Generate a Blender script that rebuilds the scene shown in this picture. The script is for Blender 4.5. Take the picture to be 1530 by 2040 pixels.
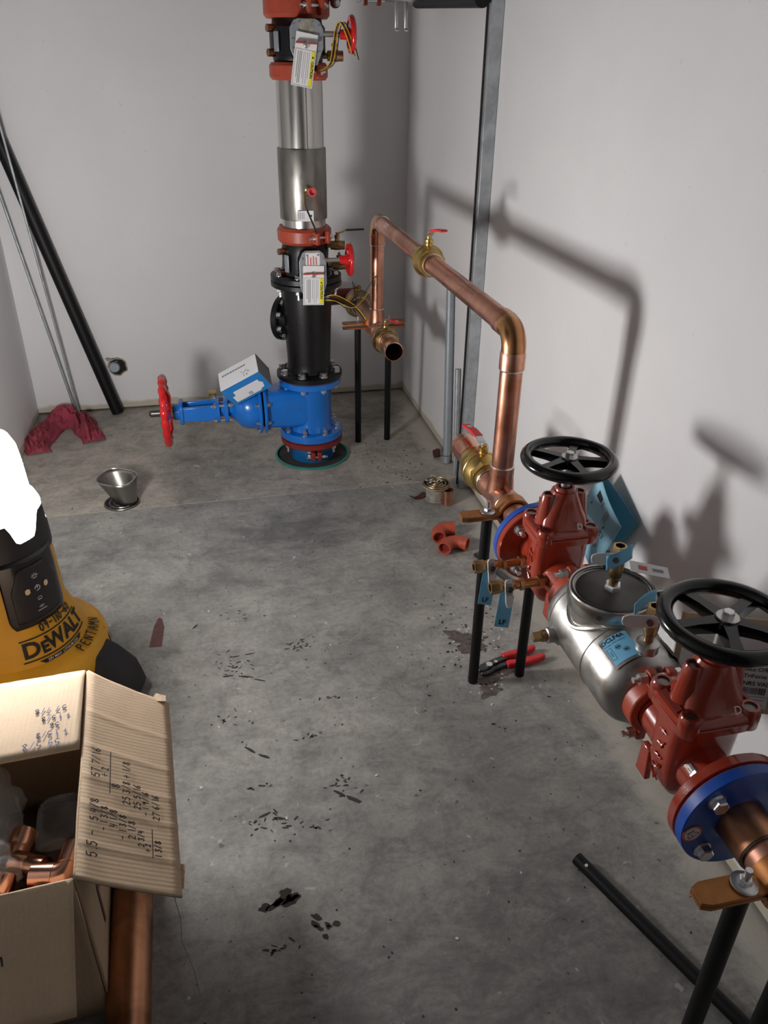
import bpy, bmesh, math, random
from mathutils import Matrix, Vector, Quaternion, noise
PI = math.pi
random.seed(7)
for o in list(bpy.data.objects): bpy.data.objects.remove(o)
SC = bpy.context.scene
COL = SC.collection

# ------------------------------------------------------------------ camera, light, exposure
def setup_camera():
    yaw, pitch, roll = math.radians(13.13), math.radians(29.64), math.radians(-0.80)
    f = Vector((math.sin(yaw)*math.cos(pitch), math.cos(yaw)*math.cos(pitch), -math.sin(pitch)))
    r = Vector((math.cos(yaw), -math.sin(yaw), 0)); d = f.cross(r)
    c, s = math.cos(roll), math.sin(roll)
    r2 = r*c+d*s; d2 = d*c-r*s
    m = Matrix((r2, -d2, -f)).transposed().to_4x4(); m.translation = (0, 0, 1.45)
    cam = bpy.data.cameras.new('camera'); cam.sensor_fit = 'HORIZONTAL'; cam.sensor_width = 36
    cam.lens = 36*1570/1530; cam.clip_start = 0.02
    o = bpy.data.objects.new('camera', cam); COL.objects.link(o); o.matrix_world = m
    SC.camera = o
setup_camera()
W = bpy.data.worlds.new('world'); SC.world = W; W.use_nodes = True
W.node_tree.nodes['Background'].inputs[0].default_value = (0.5, 0.5, 0.52, 1)
W.node_tree.nodes['Background'].inputs[1].default_value = 0.02
SC.view_settings.view_transform = 'Standard'; SC.view_settings.look = 'None'
SC.view_settings.gamma = 1; SC.view_settings.use_curve_mapping = False
SC.view_settings.exposure = EXPOSURE = 0.0
LAMP_STRENGTH = 104.0          # the diffuser of the work light, see work_light below

# ------------------------------------------------------------------ materials
MATS = {}
def nodes_of(name):
    m = bpy.data.materials.new(name); m.use_nodes = True
    return m, m.node_tree, m.node_tree.nodes['Principled BSDF']
def noise_node(nt, scale, detail=4, rough=.6, dist=0, co=None, stretch=None):
    if co is None:
        tc = nt.nodes.new('ShaderNodeTexCoord'); co = tc.outputs['Object']
    if stretch:
        mp = nt.nodes.new('ShaderNodeMapping'); mp.inputs['Scale'].default_value = stretch
        nt.links.new(co, mp.inputs[0]); co = mp.outputs[0]
    n = nt.nodes.new('ShaderNodeTexNoise'); n.inputs['Scale'].default_value = scale
    n.inputs['Detail'].default_value = detail; n.inputs['Roughness'].default_value = rough
    n.inputs['Distortion'].default_value = dist
    nt.links.new(co, n.inputs['Vector']); return n.outputs['Fac']
def ramp(nt, fac, stops):
    r = nt.nodes.new('ShaderNodeValToRGB')
    el = r.color_ramp.elements
    while len(el) < len(stops): el.new(0.5)
    for e, (p, c) in zip(el, stops):
        e.position = p; e.color = (*c, 1) if len(c) == 3 else c
    nt.links.new(fac, r.inputs[0]); return r.outputs[0]
def mixc(nt, fac, a, b, mode='MIX'):
    n = nt.nodes.new('ShaderNodeMix'); n.data_type = 'RGBA'; n.blend_type = mode
    for s, v in ((n.inputs[0], fac), (n.inputs[6], a), (n.inputs[7], b)):
        if hasattr(v, 'is_linked'): nt.links.new(v, s)
        elif isinstance(v, (int, float)): s.default_value = v
        else: s.default_value = (*v, 1)
    return n.outputs[2]
def mathn(nt, op, a, b=None, clamp=False):
    n = nt.nodes.new('ShaderNodeMath'); n.operation = op; n.use_clamp = clamp
    for s, v in ((n.inputs[0], a), (n.inputs[1], b)):
        if v is None: continue
        if hasattr(v, 'is_linked'): nt.links.new(v, s)
        else: s.default_value = v
    return n.outputs[0]
def bump(nt, bs, h, strength=.3, dist=.002):
    b = nt.nodes.new('ShaderNodeBump'); b.inputs['Strength'].default_value = strength
    b.inputs['Distance'].default_value = dist; nt.links.new(h, b.inputs['Height'])
    nt.links.new(b.outputs[0], bs.inputs['Normal'])
def mat(name, col, rough=.5, metal=0, var=0, vscale=20, dark=None, coat=0, bmp=0, bscale=60, stretch=None, rvar=0, spec=None, trans=0, alpha=None, emis=None):
    """plain procedural material: colour with a little noise variation, optional relief"""
    if name in MATS: return MATS[name]
    m, nt, bs = nodes_of(name); MATS[name] = m
    bs.inputs['Base Color'].default_value = (*col, 1)
    bs.inputs['Roughness'].default_value = rough; bs.inputs['Metallic'].default_value = metal
    if coat: bs.inputs['Coat Weight'].default_value = coat; bs.inputs['Coat Roughness'].default_value = .08
    if spec is not None: bs.inputs['Specular IOR Level'].default_value = spec
    if trans: bs.inputs['Transmission Weight'].default_value = trans
    if alpha is not None: bs.inputs['Alpha'].default_value = alpha
    if var:
        d = dark or tuple(c*(1-var) for c in col)
        n = noise_node(nt, vscale, 5, .6, .4, stretch=stretch)
        nt.links.new(ramp(nt, n, [(.33, d), (.62, col)]), bs.inputs['Base Color'])
    if rvar:
        n2 = noise_node(nt, vscale*1.7, 4, .6, 0, stretch=stretch)
        nt.links.new(ramp(nt, n2, [(.3, (max(0, rough-rvar),)*3), (.7, (min(1, rough+rvar),)*3)]), bs.inputs['Roughness'])
    if bmp: bump(nt, bs, noise_node(nt, bscale, 4, .6), bmp)
    if emis:
        bs.inputs['Emission Color'].default_value = (*emis[0], 1); bs.inputs['Emission Strength'].default_value = emis[1]
    return m

mat('copper', (.78, .40, .285), .31, 1, var=.4, vscale=8, dark=(.50, .225, .14), rvar=.09)
mat('copper_new', (.86, .45, .31), .22, 1, var=.2, vscale=10)
mat('copper_aged', (.55, .27, .15), .34, 1, var=.4, vscale=9, dark=(.20, .09, .05), rvar=.1)
mat('copper_clad', (.52, .22, .075), .38, .75, var=.25, vscale=30)
mat('solder', (.78, .77, .74), .3, 1)
mat('brass', (.66, .47, .16), .32, 1, var=.25, vscale=25)
mat('bronze', (.50, .34, .17), .36, 1, var=.35, vscale=40)
mat('red_epoxy', (.355, .038, .016), .22, 0, var=.18, vscale=12, coat=.7, bmp=.12, bscale=140)
mat('coupling_red', (.42, .062, .028), .42, 0, var=.2, vscale=20, bmp=.15, bscale=120)
mat('elbow_orange', (.50, .085, .042), .5, 0, var=.15, vscale=20)
mat('gland_red', (.22, .022, .016), .5, 0, var=.25, vscale=25)
mat('black_gloss', (.0035, .0035, .004), .20, 0, coat=.35, spec=.35, bmp=.06, bscale=90)
mat('black_iron', (.0045, .0045, .005), .38, 0, var=.3, vscale=30, bmp=.25, bscale=110, spec=.4)
mat('black_pipe', (.0040, .0040, .0045), .50, 0, var=.4, vscale=30, bmp=.1, spec=.3)
mat('zinc', (.72, .73, .74), .30, 1, var=.08, vscale=30)
mat('galvanized', (.46, .49, .51), .42, .45, var=.3, vscale=25, rvar=.12)
mat('conduit_grey', (.36, .40, .43), .5, .35, var=.12, vscale=18)
mat('stainless', (.60, .58, .55), .25, 1, var=.08, vscale=4, stretch=(8, 8, .6), rvar=.03)
mat('stainless_dull', (.30, .285, .26), .38, 1, var=.3, vscale=8, stretch=(3, 3, 1), rvar=.1)
mat('stainless_cast', (.58, .565, .54), .34, 1, var=.18, vscale=16, rvar=.08, bmp=.05, bscale=200)
mat('steel_dark', (.20, .195, .185), .36, .9, var=.25, vscale=14, rvar=.1)
mat('stainless_smooth', (.56, .55, .53), .24, 1)
mat('port_dark', (.105, .10, .095), .42, .55, var=.3, vscale=18)
mat('copper_flame', (.72, .43, .17), .27, 1, var=.45, vscale=11, dark=(.48, .20, .10))
mat('weld', (.62, .60, .57), .35, 1, bmp=.25, bscale=180)
mat('blue_epoxy', (.006, .16, .60), .26, 0, var=.12, vscale=12, coat=.6, bmp=.12, bscale=110)
mat('flange_blue', (.008, .075, .41), .36, 0, var=.12, vscale=20, coat=.2)
mat('blue_water', (.006, .11, .30), .3, 0, coat=.3)
mat('green_plastic', (.04, .26, .22), .45, 0, var=.2)
mat('wheel_red', (.66, .012, .015), .25, 0, coat=.6, bmp=.08, bscale=120)
mat('handle_red', (.72, .025, .03), .38, 0)
mat('cap_red', (.70, .09, .09), .45, 0)
mat('grey_plate', (.38, .41, .44), .40, .5, var=.12, vscale=40)
mat('paper_white', (.80, .80, .80), .7, 0, var=.05)
mat('label_white', (.74, .74, .76), .55, 0)
mat('yellow_print', (.85, .74, .02), .6)
mat('ink', (.012, .012, .014), .6)
mat('ink_grey', (.25, .25, .27), .7)
mat('ink_red', (.62, .12, .09), .7)
mat('ink_blue', (.05, .08, .25), .7)
mat('paper_blue', (.28, .56, .70), .65, 0, var=.05, vscale=8)
mat('paper_blue_dark', (.12, .37, .50), .65, 0)
mat('tag_blue', (.17, .47, .70), .45)
mat('handle_grey', (.62, .63, .62), .45)
mat('lamp_yellow', (.80, .40, .012), .42, 0, var=.06, vscale=15, bmp=.06, bscale=260)
mat('lamp_black', (.018, .016, .020), .48, 0, bmp=.1, bscale=240)
mat('lamp_panel', (.014, .012, .018), .22, 0, coat=.3)
mat('rubber', (.014, .014, .015), .65, 0, bmp=.2, bscale=200)
mat('icon_white', (.75, .75, .75), .5)
mat('icon_amber', (.85, .68, .40), .5)
mat('decal_grey', (.42, .45, .52), .35, .4)
mat('wire_yellow', (.78, .50, .03), .45)
mat('wire_black', (.012, .012, .012), .45)
mat('wire_green', (.02, .10, .06), .45)
mat('wire_brown', (.16, .045, .02), .45)
mat('rag', (.36, .052, .080), .9, 0, var=.35, vscale=14, bmp=.6, bscale=70)
mat('maroon', (.085, .018, .016), .65, 0, var=.3, vscale=50)
mat('dark_cavity', (.012, .011, .010), .9)
mat('soil', (.05, .045, .04), .95, var=.4)
mat('joint_sealant', (.55, .49, .40), .7, var=.2)
mat('mud', (.042, .037, .030), .85, 0, var=.4, vscale=60)
mat('oil', (.150, .118, .105), .45, 0, var=.55, vscale=60)
mat('chip_white', (.60, .585, .55), .8)
mat('thread', (.34, .33, .31), .8)
mat('rusty_white', (.42, .39, .32), .6, .2, var=.5, vscale=40)
mat('plier_steel', (.10, .10, .10), .35, .8, var=.3, vscale=60)
mat('tape_clear', (.62, .50, .36), .25, 0)
mat('packing_dark', (.13, .085, .05), .9, 0, var=.4, vscale=30)
mat('stain_red', (.135, .062, .055), .7, 0, var=.35, vscale=70)
mat('low_bounce_grey', (.20, .195, .19), .85, 0, var=.3, vscale=3)  # kept dark so the unseen room surfaces return less bounce light
mat('box_blue', (.02, .20, .55), .45)
mat('print_dark_red', (.10, .025, .018), .7)

def wall_material():
    m, nt, bs = nodes_of('drywall'); MATS['drywall'] = m
    tc = nt.nodes.new('ShaderNodeTexCoord'); co = tc.outputs['Object']
    base = ramp(nt, noise_node(nt, 2.2, 5, .6, .3, co), [(.3, (.725, .722, .722)), (.7, (.775, .771, .769))])
    sx = nt.nodes.new('ShaderNodeSeparateXYZ'); nt.links.new(co, sx.inputs[0])
    # unpainted board and compound smears low down at the floor line
    h = mathn(nt, 'ADD', sx.outputs[2], mathn(nt, 'MULTIPLY', noise_node(nt, 5, 5, .65, .5, co), -.062))
    low = ramp(nt, h, [(.0, (1, 1, 1)), (.012, (0, 0, 0))])
    c = mixc(nt, low, base, (.52, .47, .38))
    sp = ramp(nt, noise_node(nt, 55, 2, .5, 0, co), [(.24, (1, 1, 1)), (.27, (0, 0, 0))])
    c = mixc(nt, mathn(nt, 'MULTIPLY', sp, .18), c, (.35, .33, .32))
    nt.links.new(c, bs.inputs['Base Color'])
    bs.inputs['Roughness'].default_value = .62
    bs.inputs['Specular IOR Level'].default_value = .3
    bump(nt, bs, noise_node(nt, 260, 3, .6, 0, co), .05, .001)
wall_material()

def concrete_material():
    m, nt, bs = nodes_of('concrete'); MATS['concrete'] = m
    tc = nt.nodes.new('ShaderNodeTexCoord'); co = tc.outputs['Object']
    sx = nt.nodes.new('ShaderNodeSeparateXYZ'); nt.links.new(co, sx.inputs[0])
    big = noise_node(nt, 1.9, 7, .68, .5, co)
    c = ramp(nt, big, [(.30, (.182, .180, .173)), (.47, (.306, .298, .280)), (.70, (.435, .418, .385))])
    mid = ramp(nt, noise_node(nt, 11, 9, .78, .6, co), [(.36, (.60, .60, .61)), (.54, (1, 1, 1)), (.72, (1.22, 1.20, 1.15))])
    c = mixc(nt, .8, c, mid, 'MULTIPLY')
    # trowel marks and scuffs, stretched across the slab
    sc = ramp(nt, noise_node(nt, 7, 9, .8, .7, co, (1, 3.0, 1)), [(.36, (.60, .61, .63)), (.5, (1, 1, 1))])
    c = mixc(nt, .6, c, sc, 'MULTIPLY')
    fine = ramp(nt, noise_node(nt, 75, 6, .75, .3, co), [(.3, (.66, .66, .66)), (.58, (1.1, 1.1, 1.08))])
    c = mixc(nt, .6, c, fine, 'MULTIPLY')
    # beyond the joint the slab is a paler, browner pour
    far = ramp(nt, mathn(nt, 'SUBTRACT', sx.outputs[1], 2.685), [(.0, (1, 1, 1)), (.004, (1.30, 1.24, 1.15))])
    c = mixc(nt, 1.0, c, far, 'MULTIPLY')
    # broad dark scuffs and patches; the last paints near-end shade into the colour
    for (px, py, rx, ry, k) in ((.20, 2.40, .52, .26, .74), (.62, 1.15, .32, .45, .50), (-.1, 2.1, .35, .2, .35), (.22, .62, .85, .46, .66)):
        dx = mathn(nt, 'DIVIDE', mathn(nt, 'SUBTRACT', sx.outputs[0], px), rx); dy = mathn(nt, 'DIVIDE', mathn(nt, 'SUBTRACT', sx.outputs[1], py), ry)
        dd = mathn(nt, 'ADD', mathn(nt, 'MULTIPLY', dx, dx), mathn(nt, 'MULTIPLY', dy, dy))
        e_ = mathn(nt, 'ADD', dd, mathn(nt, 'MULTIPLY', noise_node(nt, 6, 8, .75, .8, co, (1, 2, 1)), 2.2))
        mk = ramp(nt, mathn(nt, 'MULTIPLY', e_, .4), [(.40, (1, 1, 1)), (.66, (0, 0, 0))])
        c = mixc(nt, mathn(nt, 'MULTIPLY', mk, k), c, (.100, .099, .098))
    # pale cement splashes and dark pinholes
    pale = ramp(nt, noise_node(nt, 26, 3, .5, .6, co), [(.70, (0, 0, 0)), (.735, (1, 1, 1))])
    c = mixc(nt, mathn(nt, 'MULTIPLY', pale, .35), c, (.75, .73, .68))
    drk = ramp(nt, noise_node(nt, 48, 2, .5, .3, co), [(.26, (1, 1, 1)), (.29, (0, 0, 0))])
    c = mixc(nt, mathn(nt, 'MULTIPLY', drk, .7), c, (.07, .062, .056))
    # compound dribbled along the foot of the right wall
    e = mathn(nt, 'ADD', sx.outputs[0], mathn(nt, 'MULTIPLY', noise_node(nt, 7, 6, .7, .6, co), .17))
    edge = ramp(nt, mathn(nt, 'SUBTRACT', e, .93), [(.0, (0, 0, 0)), (.05, (1, 1, 1))])
    c = mixc(nt, mathn(nt, 'MULTIPLY', edge, .65), c, (.58, .545, .47))
    nt.links.new(c, bs.inputs['Base Color'])
    nt.links.new(ramp(nt, noise_node(nt, 7, 5, .6, .5, co), [(.3, (.42,)*3), (.7, (.68,)*3)]), bs.inputs['Roughness'])
    bs.inputs['Specular IOR Level'].default_value = .4
    bump(nt, bs, noise_node(nt, 90, 8, .7, 0, co), .3, .0015)
concrete_material()

def cardboard_material(name, col, flute_axis, scale=190):
    m, nt, bs = nodes_of(name); MATS[name] = m
    tc = nt.nodes.new('ShaderNodeTexCoord'); co = tc.outputs['Object']
    n = noise_node(nt, 9, 6, .65, .3, co)
    c = ramp(nt, n, [(.3, tuple(x*.86 for x in col)), (.7, col)])
    f = noise_node(nt, 180, 3, .6, 0, co)
    c = mixc(nt, .3, c, ramp(nt, f, [(.3, (.8, .8, .8)), (.6, (1.05, 1.05, 1.05))]), 'MULTIPLY')
    nt.links.new(c, bs.inputs['Base Color'])
    bs.inputs['Roughness'].default_value = .8; bs.inputs['Specular IOR Level'].default_value = .2
    w = nt.nodes.new('ShaderNodeTexWave'); w.wave_type = 'BANDS'; w.bands_direction = flute_axis
    w.inputs['Scale'].default_value = scale; w.inputs['Distortion'].default_value = .4
    nt.links.new(co, w.inputs['Vector'])
    bump(nt, bs, w.outputs['Fac'], .22, .0008)
cardboard_material('cardboard', (.56, .42, .285), 'Y', 38)
cardboard_material('cardboard_x', (.60, .46, .32), 'X', 38)
mat('cardboard_edge', (.50, .375, .25), .85, 0, var=.3, vscale=150)

def glassy(name, col, rough, alpha):
    m, nt, bs = nodes_of(name); MATS[name] = m
    bs.inputs['Base Color'].default_value = (*col, 1); bs.inputs['Roughness'].default_value = rough
    n = noise_node(nt, 14, 5, .6, .8)
    nt.links.new(ramp(nt, n, [(.3, (alpha*.55,)*3), (.7, (min(1, alpha*1.5),)*3)]), bs.inputs['Alpha'])
    bump(nt, bs, noise_node(nt, 30, 4, .6, 1), .5, .004)
glassy('poly_bag', (.72, .72, .74), .14, .20)
glassy('clear_plastic', (.80, .80, .84), .05, .10)

# ------------------------------------------------------------------ mesh helpers
def basis(axis):
    z = Vector(axis).normalized()
    x = Vector((1, 0, 0)) if abs(z.x) < .9 else Vector((0, 1, 0))
    y = z.cross(x).normalized(); x = y.cross(z)
    return Matrix((x, y, z)).transposed()
def place(o, x, y):
    """4x4 with origin o, local x and y axes given, z = x cross y"""
    x = Vector(x).normalized(); y = Vector(y); y = (y-x*y.dot(x)).normalized(); z = x.cross(y)
    m = Matrix((x, y, z)).transposed().to_4x4(); m.translation = Vector(o); return m
ORG = {}
class B:
    def __init__(s): s.v = []; s.f = []
    def add(s, v, f):
        n = len(s.v); s.v += [Vector(p) for p in v]; s.f += [tuple(i+n for i in q) for q in f]; return s
    def lathe(s, o, axis, prof, n=28, phase=0, close=False):
        """prof: (radius, distance along axis)"""
        o = Vector(o); m = basis(axis); V = []; F = []; rows = []
        for r, h in prof:
            if r < 1e-6:
                rows.append([len(V)]); V.append(o+m @ Vector((0, 0, h)))
            else:
                rows.append(list(range(len(V), len(V)+n)))
                for k in range(n):
                    a = 2*PI*k/n+phase; V.append(o+m @ Vector((r*math.cos(a), r*math.sin(a), h)))
        pairs = list(zip(rows, rows[1:]))
        if close: pairs.append((rows[-1], rows[0]))
        for a, b in pairs:
            for k in range(n):
                k2 = (k+1) % n
                if len(a) == 1 and len(b) == 1: continue
                if len(a) == 1: F.append((a[0], b[k], b[k2]))
                elif len(b) == 1: F.append((a[k], b[0], a[k2]))
                else: F.append((a[k], b[k], b[k2], a[k2]))
        if not close:
            if len(rows[0]) > 1: F.append(tuple(rows[0]))
            if len(rows[-1]) > 1: F.append(tuple(reversed(rows[-1])))
        return s.add(V, F)
    def cyl(s, a, b, r0, r1=None, n=24, phase=0):
        a = Vector(a); b = Vector(b); L = (b-a).length
        return s.lathe(a, b-a, [(r0, 0), (r0 if r1 is None else r1, L)], n, phase)
    def pipe(s, a, b, r, t, n=28):
        a = Vector(a); b = Vector(b); L = (b-a).length
        return s.lathe(a, b-a, [(r-t, 0), (r, 0), (r, L), (r-t, L)], n, close=True)
    def tube(s, path, r, n=10, closed=False):
        P = [Vector(p) for p in path]; V = []; F = []
        k = len(P); rr = r if isinstance(r, (list, tuple)) else [r]*k
        t0 = (P[1]-P[0]).normalized(); m = basis(t0); x = m.col[0].copy()
        for i in range(k):
            if closed: t = (P[(i+1) % k]-P[i-1]).normalized()
            elif i == 0: t = t0
            elif i == k-1: t = (P[i]-P[i-1]).normalized()
            else: t = (P[i+1]-P[i-1]).normalized()
            x = (x-t*x.dot(t)).normalized(); y = t.cross(x)
            for j in range(n):
                a = 2*PI*j/n; V.append(P[i]+(x*math.cos(a)+y*math.sin(a))*rr[i])
        for i in range(k if closed else k-1):
            i2 = (i+1) % k
            for j in range(n):
                j2 = (j+1) % n; F.append((i*n+j, i*n+j2, i2*n+j2, i2*n+j))
        if not closed:
            F.append(tuple(range(n-1, -1, -1))); F.append(tuple((k-1)*n+j for j in range(n)))
        return s.add(V, F)
    def torus(s, c, axis, R, r, n=36, m=10):
        bm = basis(axis); c = Vector(c)
        return s.tube([c+bm @ Vector((R*math.cos(2*PI*k/n), R*math.sin(2*PI*k/n), 0)) for k in range(n)], r, m, True)
    def box(s, c, size, rot=None):
        c = Vector(c); hx, hy, hz = (q/2 for q in size)
        V = [Vector((x, y, z)) for x in (-hx, hx) for y in (-hy, hy) for z in (-hz, hz)]
        if rot is not None: V = [rot @ p for p in V]
        return s.add([c+p for p in V], [(0, 1, 3, 2), (4, 6, 7, 5), (0, 4, 5, 1), (2, 3, 7, 6), (0, 2, 6, 4), (1, 5, 7, 3)])
    def bar(s, a, b, w, t, up=(0, 0, 1)):
        a = Vector(a); b = Vector(b); d = (b-a); x = d.normalized(); up = Vector(up)
        y = up.cross(x).normalized(); z = x.cross(y)
        return s.box((a+b)/2, (d.length, w, t), Matrix((x, y, z)).transposed())
    def prism(s, poly, M, h):
        """poly in the local xy plane of M, extruded from 0 to h along local z"""
        n = len(poly)
        V = [M @ Vector((x, y, 0)) for x, y in poly]+[M @ Vector((x, y, h)) for x, y in poly]
        F = [tuple(range(n-1, -1, -1)), tuple(range(n, 2*n))]+[(k, (k+1) % n, (k+1) % n+n, k+n) for k in range(n)]
        return s.add(V, F)
    def loft(s, secs, n=32):
        """secs: (z, half x, half y, squareness, cx, cy): rounded rectangles stacked in z"""
        V = []; F = []
        for sec in secs:
            z, hx, hy, e = sec[:4]; cx, cy = (sec[4], sec[5]) if len(sec) > 4 else (0, 0)
            for k in range(n):
                a = 2*PI*(k+.5)/n; c, q = math.cos(a), math.sin(a)
                V.append((cx+hx*math.copysign(abs(c)**e, c), cy+hy*math.copysign(abs(q)**e, q), z))
        m = len(secs)
        for i in range(m-1):
            for k in range(n):
                k2 = (k+1) % n; F.append((i*n+k, i*n+k2, (i+1)*n+k2, (i+1)*n+k))
        F.append(tuple(range(n-1, -1, -1))); F.append(tuple((m-1)*n+k for k in range(n)))
        return s.add(V, F)
    def grid(s, fn, nu, nv):
        V = [fn(i/nu, j/nv) for i in range(nu+1) for j in range(nv+1)]
        F = [(i*(nv+1)+j, (i+1)*(nv+1)+j, (i+1)*(nv+1)+j+1, i*(nv+1)+j+1) for i in range(nu) for j in range(nv)]
        return s.add(V, F)
    def xf(s, M): s.v = [M @ p for p in s.v]; return s
    def out(s, name, m, parent=None, org=None, angle=38, bevel=0, solid=0, recalc=True, subd=0):
        if parent is not None: org = ORG[parent]
        elif org is None: org = base_of(s.v)
        org = Vector(org)
        me = bpy.data.meshes.new(name); me.from_pydata([p-org for p in s.v], [], s.f)
        if recalc:
            bm = bmesh.new(); bm.from_mesh(me); bmesh.ops.recalc_face_normals(bm, faces=bm.faces); bm.to_mesh(me); bm.free()
        me.materials.append(MATS[m])
        me.shade_smooth()
        if angle < 180: me.set_sharp_from_angle(angle=math.radians(angle))
        o = bpy.data.objects.new(name, me); COL.objects.link(o)
        if parent is not None: o.parent = parent
        else: o.location = org
        if solid:
            md = o.modifiers.new('thickness', 'SOLIDIFY'); md.thickness = solid; md.offset = 0
        if bevel:
            md = o.modifiers.new('bevel', 'BEVEL'); md.width = bevel; md.segments = 2; md.limit_method = 'ANGLE'; md.angle_limit = math.radians(40)
        if subd:
            md = o.modifiers.new('subd', 'SUBSURF'); md.levels = subd; md.render_levels = subd
        ORG[o] = org
        return o
def base_of(V):
    xs = [p.x for p in V]; ys = [p.y for p in V]; zs = [p.z for p in V]
    return Vector(((min(xs)+max(xs))/2, (min(ys)+max(ys))/2, min(zs)))
def tag(o, label=None, cat=None, group=None, kind=None):
    if label: o['label'] = label
    if cat: o['category'] = cat
    if group: o['group'] = group
    if kind: o['kind'] = kind
    return o
def thing(name, label, cat, loc, group=None):
    o = bpy.data.objects.new(name, None); COL.objects.link(o); o.location = loc; o.empty_display_size = .02
    ORG[o] = Vector(loc); return tag(o, label, cat, group)
def arc(c, x, y, r, a0, a1, n=12):
    c, x, y = Vector(c), Vector(x), Vector(y)
    return [c+x*(r*math.cos(math.radians(a0+(a1-a0)*k/n)))+y*(r*math.sin(math.radians(a0+(a1-a0)*k/n))) for k in range(n+1)]
BOLTS = {}
def bolt_mesh(r, stick, nut):
    key = (r, stick, nut)
    if key not in BOLTS:
        b = B().lathe((0, 0, 0), (0, 0, 1), [(0, 0), (r*1.15, 0), (r*1.15, r*.18), (0, r*.18)], 14)
        b.lathe((0, 0, r*.18), (0, 0, 1), [(0, 0), (r, 0), (r, r*.85), (r*.82, r*1.0), (0, r*1.0)], 6)
        if stick: b.cyl((0, 0, r), (0, 0, r+stick), r*.52, n=10)
        me = bpy.data.meshes.new('bolt'); me.from_pydata(b.v, [], b.f)
        bm = bmesh.new(); bm.from_mesh(me); bmesh.ops.recalc_face_normals(bm, faces=bm.faces); bm.to_mesh(me); bm.free()
        me.shade_smooth(); me.set_sharp_from_angle(angle=math.radians(30)); BOLTS[key] = me
    return BOLTS[key]
def bolts(parent, spots, r, stick=0, m='zinc', name='bolt'):
    for p, ax in spots:
        me = bolt_mesh(r, stick, m)
        if not me.materials: me.materials.append(MATS[m])
        o = bpy.data.objects.new(name, me); COL.objects.link(o); o.parent = parent
        o.location = Vector(p)-ORG[parent]
        o.rotation_mode = 'QUATERNION'; o.rotation_quaternion = Vector((0, 0, 1)).rotation_difference(Vector(ax))
        ORG[o] = ORG[parent]

# text and marker handwriting
def text_builder(s, size, bold=0, shear=0, xs=1):
    cu = bpy.data.curves.new('lettering', 'FONT'); cu.body = s; cu.size = size; cu.offset = bold*size; cu.shear = shear
    cu.align_x = 'CENTER'; cu.align_y = 'CENTER'; cu.resolution_u = 3
    o = bpy.data.objects.new('lettering', cu); COL.objects.link(o)
    dg = bpy.context.evaluated_depsgraph_get(); me = bpy.data.meshes.new_from_object(o.evaluated_get(dg))
    b = B(); b.v = [Vector((v.co.x*xs, v.co.y, 0)) for v in me.vertices]; b.f = [tuple(p.vertices) for p in me.polygons]
    bpy.data.objects.remove(o); bpy.data.curves.remove(cu); bpy.data.meshes.remove(me)
    return b
def text(parent, s, size, M, m='ink', name='lettering', bold=0, shear=0, xs=1, warp=None):
    b = text_builder(s, size, bold, shear, xs)
    if warp: b.v = [warp(p.x, p.y) for p in b.v]
    else: b.xf(M)
    return b.out(name, m, parent, recalc=False)
GL = {'0': [[(.5, 1), (.1, .75), (.1, .25), (.5, 0), (.85, .25), (.85, .75), (.5, 1)]], '1': [[(.4, 1), (.45, 0)]],
      '2': [[(.1, .8), (.5, 1), (.85, .75), (.1, 0), (.9, .03)]], '3': [[(.1, .95), (.8, .9), (.4, .55), (.85, .3), (.45, 0), (.1, .1)]],
      '4': [[(.2, 1), (.1, .45), (.85, .5)], [(.75, .95), (.65, 0)]], '5': [[(.85, 1), (.2, .95), (.15, .55), (.7, .6), (.85, .3), (.5, 0), (.1, .08)]],
      '6': [[(.8, 1), (.25, .6), (.1, .2), (.5, 0), (.8, .25), (.5, .5), (.15, .3)]], '7': [[(.1, .95), (.9, 1), (.35, 0)]],
      '8': [[(.5, .52), (.15, .78), (.5, 1), (.8, .78), (.5, .52), (.12, .22), (.5, 0), (.88, .22), (.5, .52)]],
      '9': [[(.8, .75), (.45, .55), (.15, .78), (.5, 1), (.8, .8), (.7, 0)]], '/': [[(.8, 1.05), (.15, -.05)]],
      '+': [[(.1, .45), (.9, .5)], [(.5, .85), (.48, .1)]], '-': [[(.15, .5), (.85, .52)]], '=': [[(.0, .1), (1.0, .1)]],
      ':': [[(.1, .5), (.9, .5)], [(.48, .85), (.52, .8)], [(.48, .2), (.52, .15)]], '.': [[(.4, .05), (.5, 0)]],
      'P': [[(.15, 0), (.2, 1), (.75, .95), (.8, .6), (.2, .5)]], 'E': [[(.85, 1), (.2, .95), (.15, 0), (.85, .03)], [(.2, .5), (.7, .52)]],
      'N': [[(.12, 0), (.18, 1), (.75, .05), (.85, 1)]], 'T': [[(.05, .97), (.95, 1)], [(.5, 1), (.45, 0)]],
      'A': [[(.05, 0), (.5, 1), (.9, 0)], [(.2, .38), (.8, .4)]], 'M': [[(.05, 0), (.2, 1), (.5, .35), (.8, 1), (.92, 0)]],
      'D': [[(.15, 0), (.2, 1), (.8, .75), (.8, .25), (.1, 0)]], 'I': [[(.5, 1), (.48, 0)]],
      'h': [[(.15, 1.1), (.15, 0), (.25, .5), (.6, .6), (.7, 0)]], 'i': [[(.4, .6), (.42, 0)], [(.4, .85), (.44, .83)]],
      'g': [[(.75, .6), (.3, .6), (.15, .3), (.4, .05), (.75, .3), (.75, -.35), (.3, -.4)]]}
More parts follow.
